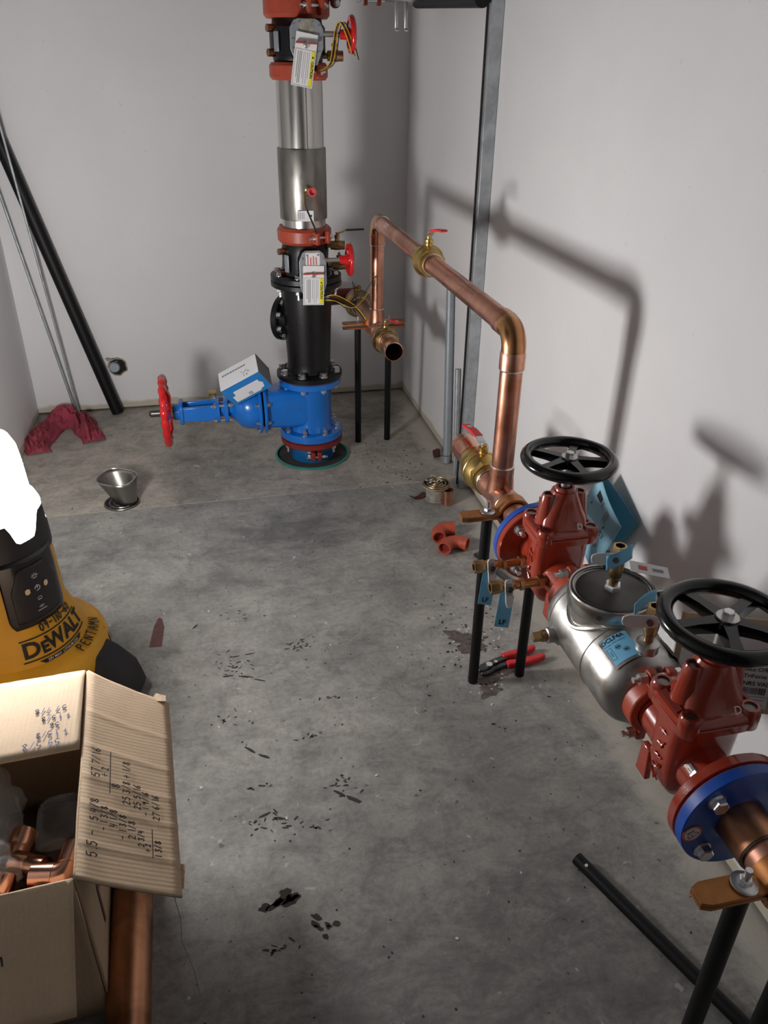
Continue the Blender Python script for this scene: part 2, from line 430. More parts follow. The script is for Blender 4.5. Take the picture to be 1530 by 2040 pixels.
def scribble(parent, lines, place_fn, m='ink', name='handwriting', w=.0016):
    """lines: (text, x, y, height); place_fn maps local x, y to a point on the surface"""
    b = B(); rnd = random.Random(len(lines)*13+5)
    for s, x0, y0, h in lines:
        x = x0
        for ch in s:
            if ch == ' ': x += h*.45; continue
            for st in GL.get(ch, []):
                pts = [(x+(px+rnd.uniform(-.05, .05))*h*.58, y0+(py+rnd.uniform(-.04, .04))*h) for px, py in st]
                # densify so that the line follows a curved surface
                dens = [pts[0]]
                for a, c in zip(pts, pts[1:]):
                    for t in (.5, 1): dens.append((a[0]+(c[0]-a[0])*t, a[1]+(c[1]-a[1])*t))
                for a, c in zip(dens, dens[1:]):
                    dx, dy = c[0]-a[0], c[1]-a[1]; L = math.hypot(dx, dy) or 1e-6
                    nx, ny = -dy/L*w/2, dx/L*w/2; ex, ey = dx/L*w*.35, dy/L*w*.35
                    q = [(a[0]-ex+nx, a[1]-ey+ny), (a[0]-ex-nx, a[1]-ey-ny), (c[0]+ex-nx, c[1]+ey-ny), (c[0]+ex+nx, c[1]+ey+ny)]
                    b.add([place_fn(*p) for p in q], [(0, 1, 2, 3)])
            x += h*(.74 if ch not in '1i.' else .5)
    return b.out(name, m, parent, recalc=False)

# ------------------------------------------------------------------ the room
XR, XL, YB, YF, ZC = .95, -.80, 3.70, -3.20, 3.30  # depth behind the camera and ceiling height extended to weaken bounce light
STK = Vector((.39, 3.03, 0))
def sheet(outer, holes, M):
    """a flat sheet in the xy plane of M with holes, triangulated"""
    bm = bmesh.new(); E = []
    for loop in [outer]+holes:
        vs = [bm.verts.new((x, y, 0)) for x, y in loop]
        E += [bm.edges.new((vs[i], vs[(i+1) % len(vs)])) for i in range(len(vs))]
    bmesh.ops.triangle_fill(bm, use_beauty=True, edges=E)
    b = B(); bm.verts.index_update()
    b.v = [M @ v.co for v in bm.verts]; b.f = [tuple(v.index for v in f.verts) for f in bm.faces]; bm.free()
    return b
def ring(cx, cy, r, n=40, jit=0, seed=1):
    q = random.Random(seed)
    return [(cx+r*(1+q.uniform(-jit, jit))*math.cos(2*PI*k/n), cy+r*(1+q.uniform(-jit, jit))*math.sin(2*PI*k/n)) for k in range(n)]
I4 = Matrix.Identity(4)
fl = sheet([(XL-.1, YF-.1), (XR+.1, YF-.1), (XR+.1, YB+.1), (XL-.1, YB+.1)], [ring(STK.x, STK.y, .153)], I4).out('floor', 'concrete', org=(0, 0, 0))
tag(fl, 'bare grey trowelled concrete floor with scuffs and boot prints', None, kind='structure')
B().lathe((STK.x, STK.y, -.25), (0, 0, 1), [(.0, 0), (.153, 0), (.153, .25)], 40).out('pit', 'soil', fl)
MB = place((0, YB, 0), (1, 0, 0), (0, 0, 1))
HB = ring(-.416, .213, .040, 22, .13, 3)
wb = sheet([(XL-.02, .010), (XR+.02, .010), (XR+.02, ZC), (XL-.02, ZC)], [HB], MB).out('wall_back', 'drywall', org=(0, 0, 0))
tag(wb, 'white primed drywall end wall behind the tall pipe stack', kind='structure')
B().lathe((-.418, YB+.12, .213), (0, -1, 0), [(0, 0), (.060, 0), (.060, .118)], 20).out('cavity', 'dark_cavity', wb)
fp = B().tube([MB @ Vector((x, y, .001)) for x, y in HB], .0035, 6, True)
for k in range(5): fp.prism(ring(0, 0, .010, 7, .4, k), MB @ Matrix.Translation((-.455+.012*k, .250-.004*k*(k % 2), .001)) @ Matrix.Rotation(.4*k, 4, 'X'), .002)
fp.out('frayed_paper', 'rusty_white', wb)
MR = place((XR, 0, 0), (0, -1, 0), (0, 0, 1))
HR = [(-1.152+a*.043, .322+b*.052) for a, b in ((-1, -.45), (-.5, -1), (.5, -1), (1, -.45), (1, .5), (.5, 1), (-.5, 1), (-1, .5))]
wr = sheet([(-YB-.02, .010), (-YF+.02, .010), (-YF+.02, ZC), (-YB-.02, ZC)], [HR], MR).out('wall_right', 'drywall', org=(0, 0, 0))
tag(wr, 'white primed drywall side wall beside the copper piping', kind='structure')
B().box((XR+.062, 1.152, .322), (.12, .14, .15)).out('cavity', 'dark_cavity', wr)
# frayed paper edge round the cut-out
fr = B().tube([MR @ Vector((x, y, .001)) for x, y in HR], .0045, 6, True)
fr.out('frayed_edge', 'chip_white', wr)
ML = place((XL, 0, 0), (0, 1, 0), (0, 0, 1))
wl = sheet([(YF-.02, .010), (YB+.02, .010), (YB+.02, ZC), (YF-.02, ZC)], [[(1.15, .011), (2.30, .011), (2.30, 2.14), (1.15, 2.14)]], ML).out('wall_left', 'drywall', org=(0, 0, 0))
tag(wl, 'white primed drywall side wall with an added out-of-view opening that cuts bounce light', kind='structure')
# added unlit doorway with a steel frame, out of view, cuts bounce light
df = B()
for a, b_ in (((1.15, 0), (1.15, 2.14)), ((2.30, 0), (2.30, 2.14)), ((1.13, 2.14), (2.32, 2.14))):
    (y0, z0), (y1, z1) = a, b_
    df.box((XL-.03, (y0+y1)/2, (z0+z1)/2), (.14, max(.045, y1-y0), max(.045, z1-z0)))
tag(df.out('added_door_1', 'low_bounce_grey', org=(XL, 1.52, 0), bevel=.004), 'grey steel frame of the added unseen doorway that cuts bounce light', kind='structure')
MF = place((0, YF, 0), (-1, 0, 0), (0, 0, 1))
wf = sheet([(-XR-.02, .010), (-XL+.02, .010), (-XL+.02, ZC), (-XR-.02, ZC)], [], MF).out('wall_front', 'low_bounce_grey', org=(0, 0, 0))
tag(wf, 'unseen wall behind the camera end of the riser room, greyed to cut bounce light', kind='structure')  # grey tone chosen so this unseen wall returns little light
ce = sheet([(XL-.02, YF-.02), (XR+.02, YF-.02), (XR+.02, YB+.02), (XL-.02, YB+.02)], [], place((0, 0, ZC), (1, 0, 0), (0, 1, 0))).out('ceiling', 'low_bounce_grey', org=(0, 0, ZC))
tag(ce, 'unseen ceiling of the riser room, darkened to cut bounce light', kind='structure')  # out of view, dark tone put in to weaken bounce light
# pale filled joint sawn across the slab
j = B(); rj = random.Random(4)
pts = [(XL+.02+k*(1.70/40), 2.688+rj.uniform(-.0012, .0012)) for k in range(41)]
for (x0, y0), (x1, y1) in zip(pts, pts[1:]):
    w0 = rj.uniform(.0012, .003)
    j.add([(x0, y0-w0, .0006), (x1, y1-w0, .0006), (x1, y1+w0, .0006), (x0, y0+w0, .0006)], [(0, 1, 2, 3)])
tag(j.out('trim_1', 'joint_sealant', org=(0, 2.688, 0)), 'pale filled control joint line across the concrete', kind='structure')
# conduit stub inside the hole of the end wall
t = thing('conduit_stub', 'grey capped pipe stub inside the ragged hole in the end wall', 'pipe', (-.425, YB+.02, .21))
B().lathe((-.432, YB+.10, .210), (0, -1, 0), [(0, 0), (.024, 0), (.024, .105), (.021, .110), (0, .110)], 20).out('cap', 'conduit_grey', t)
B().torus((-.432, YB-.003, .210), (0, 1, 0), .023, .0025, 20, 6).out('rim', 'galvanized', t)
t = thing('cable_bundle', 'glossy black cables inside the cut-out in the side wall', 'cable', (XR+.03, 1.152, .30))
for k in range(3):
    B().tube([(XR+.035+.01*k, 1.172-k*.017, .255), (XR+.018+.004*k, 1.165-k*.016, .30), (XR+.022, 1.168-k*.016, .34), (XR+.04, 1.175-k*.018, .39)], .009, 8).out('cable', 'black_gloss', t)

# dried mud from boot treads, drips and stains on the slab
def blob(cx, cy, rx, ry, seed, z=.0007, n=14, rot=0, jit=.3):
    q = random.Random(seed); c, s = math.cos(rot), math.sin(rot); P = []
    for k in range(n):
        a = 2*PI*k/n; f = 1+jit*(1.3*noise.noise(Vector((math.cos(a)*1.6+seed*3.7, math.sin(a)*1.6, seed*1.3)))+.6*noise.noise(Vector((math.cos(a)*5+seed, math.sin(a)*5, 4)))) if n > 12 else 1+q.uniform(-jit, jit)
        x, y = rx*f*math.cos(a), ry*f*math.sin(a)
        P.append((cx+x*c-y*s, cy+x*s+y*c, z))
    return P, [tuple(range(n))]
mud = B(); q = random.Random(11)
def dash(x, y, L, w, a): mud.add(*blob(x, y, L/2, w/2, q.random(), n=9, rot=a))
for (x, y, L, w, a) in ((-.035, 1.688, .035, .006, .05), (.012, 1.675, .04, .006, -.35), (.045, 1.655, .035, .005, -.5), (-.012, 1.765, .03, .004, .1), (.03, 1.768, .035, .004, .15),
                        (.005, 1.408, .032, .008, -.75), (.035, 1.382, .026, .007, -.6), (.195, 1.232, .034, .009, -.75), (.222, 1.210, .04, .010, -.7),
                        (.155, 1.768, .03, .004, 1.2), (-.118, 1.925, .025, .005, .9), (.020, 1.210, .03, .006, .4), (.052, 1.195, .022, .006, -.4)):
    dash(x, y, L, w, a)
for (cx, cy, n, sx, sy) in ((-.02, 1.72, 26, .05, .05), (.175, 1.78, 22, .04, .025), (.20, 1.262, 16, .035, .035), (.03, 1.185, 20, .05, .03), (.105, 1.160, 9, .04, .018), (.22, 1.545, 6, .03, .008), (.15, 1.42, 8, .04, .01),
                            (.03, 1.95, 12, .05, .03), (.025, .905, 10, .035, .012), (.02, 1.29, 5, .05, .02), (-.05, 1.52, 8, .05, .02), (.31, 2.35, 10, .06, .06)):
    for k in range(n):
        dash(cx+q.gauss(0, sx*.55), cy+q.gauss(0, sy*.55), q.uniform(.004, .016), q.uniform(.002, .005), q.uniform(-1.2, 1.2))
for k in range(7): mud.add(*blob(.005+q.uniform(-.02, .06), 1.000+q.uniform(-.012, .012), q.uniform(.008, .02), q.uniform(.005, .010), k, jit=.5, rot=.4))
for k in range(8): mud.add(*blob(.108+q.uniform(-.025, .03), .94-k*.004+q.uniform(-.01, .01), q.uniform(.004, .010), q.uniform(.003, .006), 40+k, jit=.45, rot=-.7))
for k in range(170): dash(q.uniform(-.2, .85), q.uniform(.7, 3.4), q.uniform(.003, .007), q.uniform(.002, .005), q.uniform(0, 3))
for k in range(60): dash(.66+q.gauss(0, .07), 1.66+q.gauss(0, .13), q.uniform(.004, .012), q.uniform(.003, .008), q.uniform(0, 3))
for k in range(40): dash(.70+q.gauss(0, .09), 2.9+q.gauss(0, .12), q.uniform(.004, .013), q.uniform(.003, .007), q.uniform(0, 3))
tag(mud.out('mud_marks', 'mud', fl), kind='stuff')
oil = B().add(*blob(.675, 1.545, .055, .032, 5, .0005, 44, .1, .7)).add(*blob(.650, 1.492, .030, .022, 6, .0005, 40, .5, .7)).add(*blob(.660, 1.69, .038, .048, 8, .0004, 60, .9, .8))
oil.out('oil_stain', 'oil', fl)
B().add([(-.247, 1.855, .0006), (-.212, 1.852, .0006), (-.206, 1.94, .0006), (-.213, 1.985, .0006), (-.224, 1.992, .0006), (-.236, 1.95, .0006)], [tuple(range(6))]).out('maroon_stain', 'stain_red', fl)
ch = B()
for k in range(46): ch.add(*blob(q.uniform(-.5, .85), q.uniform(.8, 3.5), q.uniform(.002, .006), q.uniform(.002, .004), 300+k, .0012, 7, q.uniform(0, 3)))
for k in range(38): ch.add(*blob(.69+q.gauss(0, .07), 1.70+q.gauss(0, .10), q.uniform(.002, .007), q.uniform(.002, .005), 500+k, .0014, 7, q.uniform(0, 3)))
for k in range(14): ch.add(*blob(.70+q.gauss(0, .06), 2.78+q.gauss(0, .08), q.uniform(.002, .006), q.uniform(.002, .004), 700+k, .0014, 7, q.uniform(0, 3)))
tag(ch.out('plaster_crumbs', 'chip_white', fl), kind='stuff')

# ------------------------------------------------------------------ work light
LX, LY = -.53, 1.72
m, nt, bs = nodes_of('lamp_diffuser'); MATS['lamp_diffuser'] = m
bs.inputs['Base Color'].default_value = (.9, .9, .9, 1)
bs.inputs['Emission Color'].default_value = (1.0, .972, .965, 1); bs.inputs['Emission Strength'].default_value = LAMP_STRENGTH
def work_light():
    t = thing('work_light', 'yellow and black battery work light glowing white on the floor', 'work light', (LX, LY, 0))
    o = (LX, LY, 0); up = (0, 0, 1)
    prof = [(.0, .045), (.200, .045), (.207, .07), (.209, .14), (.204, .172), (.190, .190), (.170, .198), (.164, .203), (.158, .206), (.130, .288), (.125, .300), (.1225, .42), (.118, .50), (.110, .525), (0, .525)]
    body = B().lathe(o, up, prof, 64).out('body', 'lamp_yellow', t, angle=30)
    def R(z):
        for (r0, z0), (r1, z1) in zip(prof[1:], prof[2:]):
            if z0 <= z <= z1 and z1 > z0: return r0+(r1-r0)*(z-z0)/(z1-z0)
        return .12
    A0 = math.radians(-45)
    def on(az, z, off=.0015): r = R(z)+off; return Vector((LX+r*math.cos(az), LY+r*math.sin(az), z))
    def patch(name, a0, a1, z0, z1, m, parent, off=.003, shape=None, n=20):
        def fn(u, v):
            z = z0+(z1-z0)*v; c = (a0+a1)/2; h = (a1-a0)/2*(shape(v) if shape else 1)
            p = on(c+h*(2*u-1), z, off); return p
        return B().grid(fn, n, 14).out(name, m, parent, solid=.003)
    # dark crown round the foot of the diffuser, zigzag upper edge
    crown = B(); n = 96; V = []; F = []
    for k in range(n):
        a = 2*PI*k/n; ph = (a/(2*PI)*6+.28) % 1
        top = .562 if ph < .30 else (.562-.052*(ph-.30)/.12 if ph < .42 else (.510 if ph < .80 else .510+.052*(ph-.80)/.20))
        for z, r in ((.455, .1235), (.50, .1225), (top, .1205), (top-.002, .112)):
            V.append((LX+r*math.cos(a), LY+r*math.sin(a), z))
    for k in range(n):
        k2 = (k+1) % n
        for i in range(3): F.append((k*4+i, k2*4+i, k2*4+i+1, k*4+i+1))
    crown.add(V, F).out('crown', 'lamp_black', t, recalc=True)
    # diffuser: the thing that gives light
    B().lathe(o, up, [(0, .500), (.115, .500), (.117, .560), (.110, .578), (.101, .590), (.098, .66), (.094, .70), (.084, .724), (.063, .735), (.03, .739), (0, .74)], 48).out('diffuser', 'lamp_diffuser', t)
    # control panel with its symbols
    pan = patch('control_panel', A0-.60, A0+.60, .298, .475, 'lamp_panel', t, .0035, lambda v: 1 if v > .1 else .86+1.4*v)
    patch('panel_relief', A0-.46, A0+.46, .312, .452, 'lamp_black', pan, .0055, lambda v: 1 if v < .62 else 1-(v-.62)*1.15)
    def wr(x, y): return on(A0+x/.125, y, .0085)
    ic = B()
    for k in range(26):
        a0, a1 = (math.radians(60+k*300/26-180+90+30*0), math.radians(60+(k+1)*300/26-180+90))
        ic.add([wr(r*math.sin(a), .392-r*math.cos(a)) for a, r in ((a0, .0052), (a1, .0052), (a1, .0072), (a0, .0072))], [(0, 1, 2, 3)])
    ic.add([wr(-.0011, .391), wr(.0011, .391), wr(.0011, .401), wr(-.0011, .401)], [(0, 1, 2, 3)])
    for cy, n_, L in ((.423, 5, .009), (.364, 4, .006)):
        for k in range(n_):
            a = math.radians(-75+150*k/(n_-1)); d = (math.sin(a), math.cos(a)); w = .0008
            ic.add([wr(d[0]*.003-d[1]*w, cy+d[1]*.003+d[0]*w), wr(d[0]*.003+d[1]*w, cy+d[1]*.003-d[0]*w), wr(d[0]*L+d[1]*w, cy+d[1]*L-d[0]*w), wr(d[0]*L-d[1]*w, cy+d[1]*L+d[0]*w)], [(0, 1, 2, 3)])
        ic.add([wr(-.005, cy-.004), wr(.005, cy-.004), wr(.005, cy-.002), wr(-.005, cy-.002)], [(0, 1, 2, 3)])
    for r in (.004, .0075):
        for k in range(8):
            a0, a1 = math.radians(-50+k*100/8), math.radians(-50+(k+1)*100/8)
            ic.add([wr(rr*math.sin(a), .336+rr*math.cos(a)) for a, rr in ((a0, r), (a1, r), (a1, r+.0015), (a0, r+.0015))], [(0, 1, 2, 3)])
    ic.add([wr(-.011, .332), wr(.011, .332), wr(.011, .334), wr(-.011, .334)], [(0, 1, 2, 3)])
    ic.out('symbols', 'icon_white', pan, recalc=False)
    for s in (-1, 1):
        B().add([wr(s*.023+a*.0055, .392+b*.008) for a, b in ((-1, -.6), (0, -1), (1, -.6), (1, .6), (0, 1), (-1, .6))], [tuple(range(6))]).out('indicator', 'icon_amber', pan, recalc=False)
    # printed logo band and marker writing
    def band(x, y): z = .247+y; return on(A0+.10+x/.143, z, .002)
    text(t, 'D', .050, None, 'ink', 'logo_lettering', .03, 0, 1.10, lambda x, y: band(x-.068, y-.002))
    text(t, 'E', .037, None, 'ink', 'logo_lettering', .04, 0, 1.0, lambda x, y: band(x-.0375, y-.0065))
    text(t, 'WALT', .050, None, 'ink', 'logo_lettering', .03, 0, .92, lambda x, y: band(x+.033, y-.002))
    for y0 in (.0225, -.0275):
        ln = B()
        for k in range(24):
            x0, x1 = -.091+k*.182/24, -.091+(k+1)*.182/24
            ln.add([band(x0, y0), band(x1, y0), band(x1, y0+.003), band(x0, y0+.003)], [(0, 1, 2, 3)])
        ln.out('logo_bar', 'ink', t, recalc=False)
    ln = B()
    for k in range(16):
        f0, f1 = k/16, (k+1)/16; L = .060
        ln.add([band(-L+2*L*f0, -.0315), band(-L+2*L*f1, -.0315), band(-L*.8+1.6*L*f1, -.0405), band(-L*.8+1.6*L*f0, -.0405)], [(0, 1, 2, 3)])
    ln.out('logo_tab', 'ink', t, recalc=False)
    text(t, '20V MAX  LITHIUM ION', .0085, None, 'icon_white', 'small_lettering', .01, 0, .95, lambda x, y: band(x, y-.036)+Vector((.0008*math.cos(A0), .0008*math.sin(A0), .0003)))
    scribble(t, [('09-110-60', -.040, .279, .017)], lambda x, y: on(A0+.13+(x+.004)/.132, y, .003), w=.0034)
    def P0(a, r, z): return Vector((LX+r*math.cos(a), LY+r*math.sin(a), z+.0035))
    def side(x, y):
        # runs up the skirt, right of the logo
        return on(A0+.80-y/.17, .200+x*.80, .003)
    scribble(t, [('PENTAMN', .0, .0, .022)], lambda x, y: P0(A0+.24+x/.150, .188-y, .1935+.35*y), w=.0030)
    for az, z in ((.98, .345), (.86, .150)):
        B().add([on(A0+az+a*.055, z+b*.034, .003) for a, b in ((0, -1), (1, 0), (0, 1), (-1, 0))], [(0, 1, 2, 3)]).out('reflective_decal', 'decal_grey', t, recalc=False)
        B().add([on(A0+az+a*.028, z+b*.020, .0038) for a, b in ((0, -1), (1, 0), (0, 1), (-1, 0))], [(0, 1, 2, 3)]).out('decal_core', 'ink_blue', t, recalc=False)
    # latch knob on the skirt and bumper feet
    B().box(on(A0+.42, .115, .012), (.034, .030, .034), Matrix.Rotation(A0+.42, 3, 'Z')).out('latch', 'rubber', t, bevel=.006)
    for k in range(4):
        a = math.radians(-15+90*k); d = Vector((math.cos(a), math.sin(a), 0)); s = Vector((-d.y, d.x, 0))
        b = B()
        secs = ((.0, .272, .075), (.03, .282, .080), (.075, .270, .078), (.13, .235, .062), (.168, .212, .040))
        V = []
        for z, r, w in secs:
            for sg, rr in ((-1, .12), (-1, r*.93), (-.6, r), (.6, r), (1, r*.93), (1, .12)):
                V.append(Vector((LX, LY, z))+d*rr+s*sg*w)
        F = []
        for i in range(4):
            for j in range(6): F.append((i*6+j, i*6+(j+1) % 6, (i+1)*6+(j+1) % 6, (i+1)*6+j))
        F += [tuple(range(5, -1, -1)), tuple(24+j for j in range(6))]
        b.add(V, F).out('bumper_foot', 'rubber', t, bevel=.008)
work_light()

# ------------------------------------------------------------------ open carton with fittings
BH = .362
BU = Vector((-.055, .9985, 0)); BV = Vector((-.9985, -.055, 0)); BP = Vector((-.279, .852, 0))
BD, BWD = .490, .41
def bx(u, v, z): return BP+BU*u+BV*v+Vector((0, 0, z))
def carton():
    t = thing('cardboard_box', 'open brown cardboard box with pencil sums on its flaps beside work light', 'box', bx(BD/2, BWD/2, 0))
    def panel(name, a, b, c, d, m='cardboard', crease=(), bow=0, n=40, notch=0):
        a, b, c, d = (Vector(p) for p in (a, b, c, d)); nrm = (b-a).cross(d-a).normalized()
        def fn(u, v):
            p = (a*(1-u)+b*u)*(1-v)+(d*(1-u)+c*u)*v
            off = bow*math.sin(PI*v)
            for cc in crease:
                off -= .0016*max(0, 1-abs(u-cc)/.018)
            off += .0012*noise.noise(Vector((u*6, v*6, a.x*9)))
            return p+nrm*off
        return B().grid(fn, n, 10).out(name, m, t, solid=.0042, angle=60)
    panel('side_panel', bx(0, 0, .003), bx(BD, 0, .003), bx(BD, 0, BH), bx(0, 0, BH))
    panel('side_panel', bx(0, BWD, .003), bx(BD, BWD, .003), bx(BD, BWD, BH), bx(0, BWD, BH))
    panel('end_panel', bx(0, .003, .003), bx(0, BWD-.003, .003), bx(0, BWD-.003, BH), bx(0, .003, BH), 'cardboard_x')
    panel('end_panel', bx(BD, .003, .003), bx(BD, BWD-.003, .003), bx(BD, BWD-.003, BH), bx(BD, .003, BH), 'cardboard_x')
    panel('base_panel', bx(.003, .003, .003), bx(BD-.003, .003, .003), bx(BD-.003, BWD-.003, .003), bx(.003, BWD-.003, .003))
    # flaps: far one laid inwards, near one hanging out, side one bent out and down
    ffar = panel('flap', bx(BD, .004, BH+.002), bx(BD, BWD, BH+.002), bx(BD-.222, BWD, BH+.006), bx(BD-.222, .004, BH+.006), 'cardboard_x', (.16, .36), .004)
    A, Bq = bx(0, -.001, BH), bx(BD, -.001, BH)
    Cq, Dq = bx(BD-.045, -.150, BH-.085), bx(-.012, -.150, BH-.088)
    fside = panel('flap', A, Bq, Cq, Dq, 'cardboard', (.14, .30, .43, .58, .76), .003, 90)
    fnear = panel('flap', bx(0, .002, BH), bx(0, BWD, BH), bx(-.135, BWD, BH-.128), bx(-.135, .012, BH-.128), 'cardboard_x', (), .003)
    fleft = panel('flap', bx(0, BWD+.001, BH), bx(BD, BWD+.001, BH), bx(BD, BWD+.05, BH-.15), bx(0, BWD+.05, BH-.15), 'cardboard', (), .003)
    # torn corner tabs on the bent flap
    B().prism([(0, 0), (.030, .004), (.026, .020), (.004, .024)], place(Cq+Vector((-.035, -.002, .012)), (1, -.25, -.1), (.2, 1, 0)), .004).out('torn_tab', 'cardboard_edge', t)
    B().prism([(0, 0), (.006, 0), (.010, .045), (.0, .045)], place(Dq+Vector((-.004, .02, -.004)), (1, 0, -.3), (0, 1, 0)), .003).out('torn_tab', 'cardboard_edge', t)
    nf = (Bq-A).cross(Dq-A).normalized()
    if nf.z < 0: nf = -nf
    ex = (Bq-A).normalized(); ey = (Dq-A).normalized()
    def onside(x, y): return A+ex*x+ey*y+nf*.0058       # x along the hinge, y outwards
    # sums written along the hinge, read from the far end
    def ws(x, y): return onside(x, -y)
    def rs(lines): return [(s, x, y, h) for s, x, y, h in lines]
    for grp in ([('5.5 -', .040, -.030, .017)],
                [('57 7/16', .208, -.030, .015), (': 2', .212, -.045, .012), ('8', .192, -.066, .014)],
                [('5 4/8', .112, -.030, .014), ('- 1 3/8', .095, -.046, .012), ('4 1/8', .106, -.062, .012), ('- 1 3/8', .085, -.078, .012), ('2 1/8', .090, -.094, .012), ('2 3/4', .078, -.109, .010), (': 2', .070, -.120, .009), ('1 3/8', .063, -.139, .011)],
                [('25 3/8 + 1/8', .160, -.085, .013), ('25 5/16', .155, -.104, .012), ('- 1 9/16', .145, -.119, .011), ('27 6/16', .140, -.138, .012)]):
        tag(scribble(t, grp, ws, 'ink', w=.0021), kind='stuff')
    for x0, x1, y in ((.176, .275, -.050), (.060, .118, -.125)):
        B().add([ws(x0, y), ws(x1, y), ws(x1, y+.0018), ws(x0, y+.0018)], [(0, 1, 2, 3)]).out('underline', 'ink', t, recalc=False)
    # upside-down column on the far flap
    def onfar(x, y): return bx(BD-.03, .015, BH+.0105)+BV*x-BU*y
    def wf_(x, y): return bx(BD-.205, .022, BH+.0105)+BV*x+BU*y*1.0
    scribble(t, [(s, x, y, h) for s, x, y, h in (('54 5/8', .012, .098, .016), ('+ 1 5/8', .000, .075, .013), ('56', .016, .054, .013), ('+ 1 5/8', -.002, .034, .012), ('57 7/8', .006, .010, .014))],
             lambda x, y: bx(BD-.095, .026, BH+.0125)+BV*x-BU*y, 'ink_blue', w=.0019)
    nn = Vector((0, -1, .9)).normalized()
    def onnear(x, y):
        a = bx(0, .16, BH); d = (bx(-.135, .16, BH-.128)-a).normalized(); nrm = Vector((0, -.69, -.0))
        n3 = d.cross(Vector(BV)).normalized()
        if n3.y > 0: n3 = -n3
        return a-BV*x+d*(.115-y)+n3*.0065
    scribble(t, [('high', .006, .020, .020)], onnear, 'ink', w=.0022)
    # printed mark on the shaded side
    def onright(x, y): return bx(.10+x, -.0035, .10+y)
    B().add([onright(*p) for p in ((0, 0), (.012, 0), (.012, .10), (0, .10))], [(0, 1, 2, 3)]).out('printed_mark', 'print_dark_red', t, recalc=False)
    B().add([onright(*p) for p in ((.02, .07), (.05, .07), (.05, .085), (.02, .085))], [(0, 1, 2, 3)]).out('printed_mark', 'print_dark_red', t, recalc=False)
    th = Dq+Vector((-.012, .004, -.002))
    s = B().tube([th, th+Vector((.004, -.004, -.05)), th+Vector((-.002, .002, -.12)), th+Vector((.010, -.004, -.20)), (th.x+.014, th.y-.01, .002)], .0008, 5)
    s.tube([th+Vector((-.03, .01, -.002)), th+Vector((-.034, .008, -.03)), th+Vector((-.028, .0, -.035)), th+Vector((-.026, .008, -.004))], .0006, 5)
    s.out('loose_thread', 'thread', t)
carton()

def fitting_elbow(name, label, p, d0, d1, r, R, group, m='copper_new'):
    """short 90 degree copper elbow with socket ends; p is the outside corner of the centre line"""
    p = Vector(p); d0 = Vector(d0).normalized(); d1 = Vector(d1).normalized()
    d1 = (d1-d0*d1.dot(d0)).normalized(); c = p+d0*R+d1*R
    path = [p+d0*(R+r*1.5), p+d0*(R+.001)]+[c-d1*R*math.cos(a)-d0*R*math.sin(a) for a in [PI/2*k/10 for k in range(1, 10)]]+[p+d1*(R+.001), p+d1*(R+r*1.5)]
    t = thing(name, label, 'pipe fitting', base_of([Vector(q) for q in path])-Vector((0, 0, r)), group)
    B().tube(path[1:-1], r*.93, 20).out('bend', m, t)
    for a, dd in ((path[1], d0), (path[-2], d1)):
        B().pipe(a-dd*.004, a+dd*r*1.5, r, r*.08, 24).out('socket', m, t)
    return t
GF = 'copper fittings inside the open cardboard box'
fitting_elbow('copper_elbow', 'bright copper elbow leaning in the corner of the open cardboard box', bx(.088, .036, .262), (.25, 1, .10), (-.95, .35, -.08), .0225, .020, GF)
fitting_elbow('copper_elbow', 'bright copper elbow lying under the poly bag in the box', bx(.060, .190, .258), (.75, .8, .02), (-.7, .6, .05), .0225, .020, GF)
for k, (u, v, z, d) in enumerate(((.046, .112, .255, (1, .35, .12)), (.085, .140, .262, (.35, 1, .55)), (.130, .098, .252, (.9, -.5, .1)), (.180, .120, .245, (.2, 1, .1)), (.052, .060, .240, (1, .1, .0)))):
    a = bx(u, v, z); d = Vector(d).normalized()
    lab = ['copper coupling lying against the near panel inside the box', 'copper coupling tipped up inside the poly bag in the box', 'copper coupling in the middle of the open box', 'copper coupling behind the others under the poly bag in the box', 'copper coupling under the elbow in the corner of the box'][k]
    tag(B().lathe(a-d*.030, d, [(.021, 0), (.023, 0), (.023, .026), (.0222, .028), (.0222, .032), (.023, .034), (.023, .060), (.021, .060)], 24, close=True).out('copper_coupling', 'copper_new'), lab, 'pipe fitting', GF)
def bag(name, label, c, size, seed):
    def fn(u, v):
        a = 2*PI*u; b = PI*v
        d = Vector((math.sin(b)*math.cos(a), math.sin(b)*math.sin(a), math.cos(b)))
        k = 1+.42*noise.noise(d*1.7+Vector((seed, 0, 0)))+.16*noise.noise(d*5+Vector((0, seed, 0)))
        return Vector(c)+Vector((d.x*size[0], d.y*size[1], d.z*size[2]))*k
    b = B().grid(fn, 40, 24); return tag(b.out(name, 'poly_bag', angle=180), label, 'bag')
bag('poly_bag', 'crumpled clear poly bag over the fittings in the cardboard box', bx(.235, .215, .262), (.095, .13, .055), 3.1)
bag('poly_bag', 'small twisted clear poly bag at the near edge inside the box', bx(.120, .150, .278), (.040, .045, .045), 8.2)
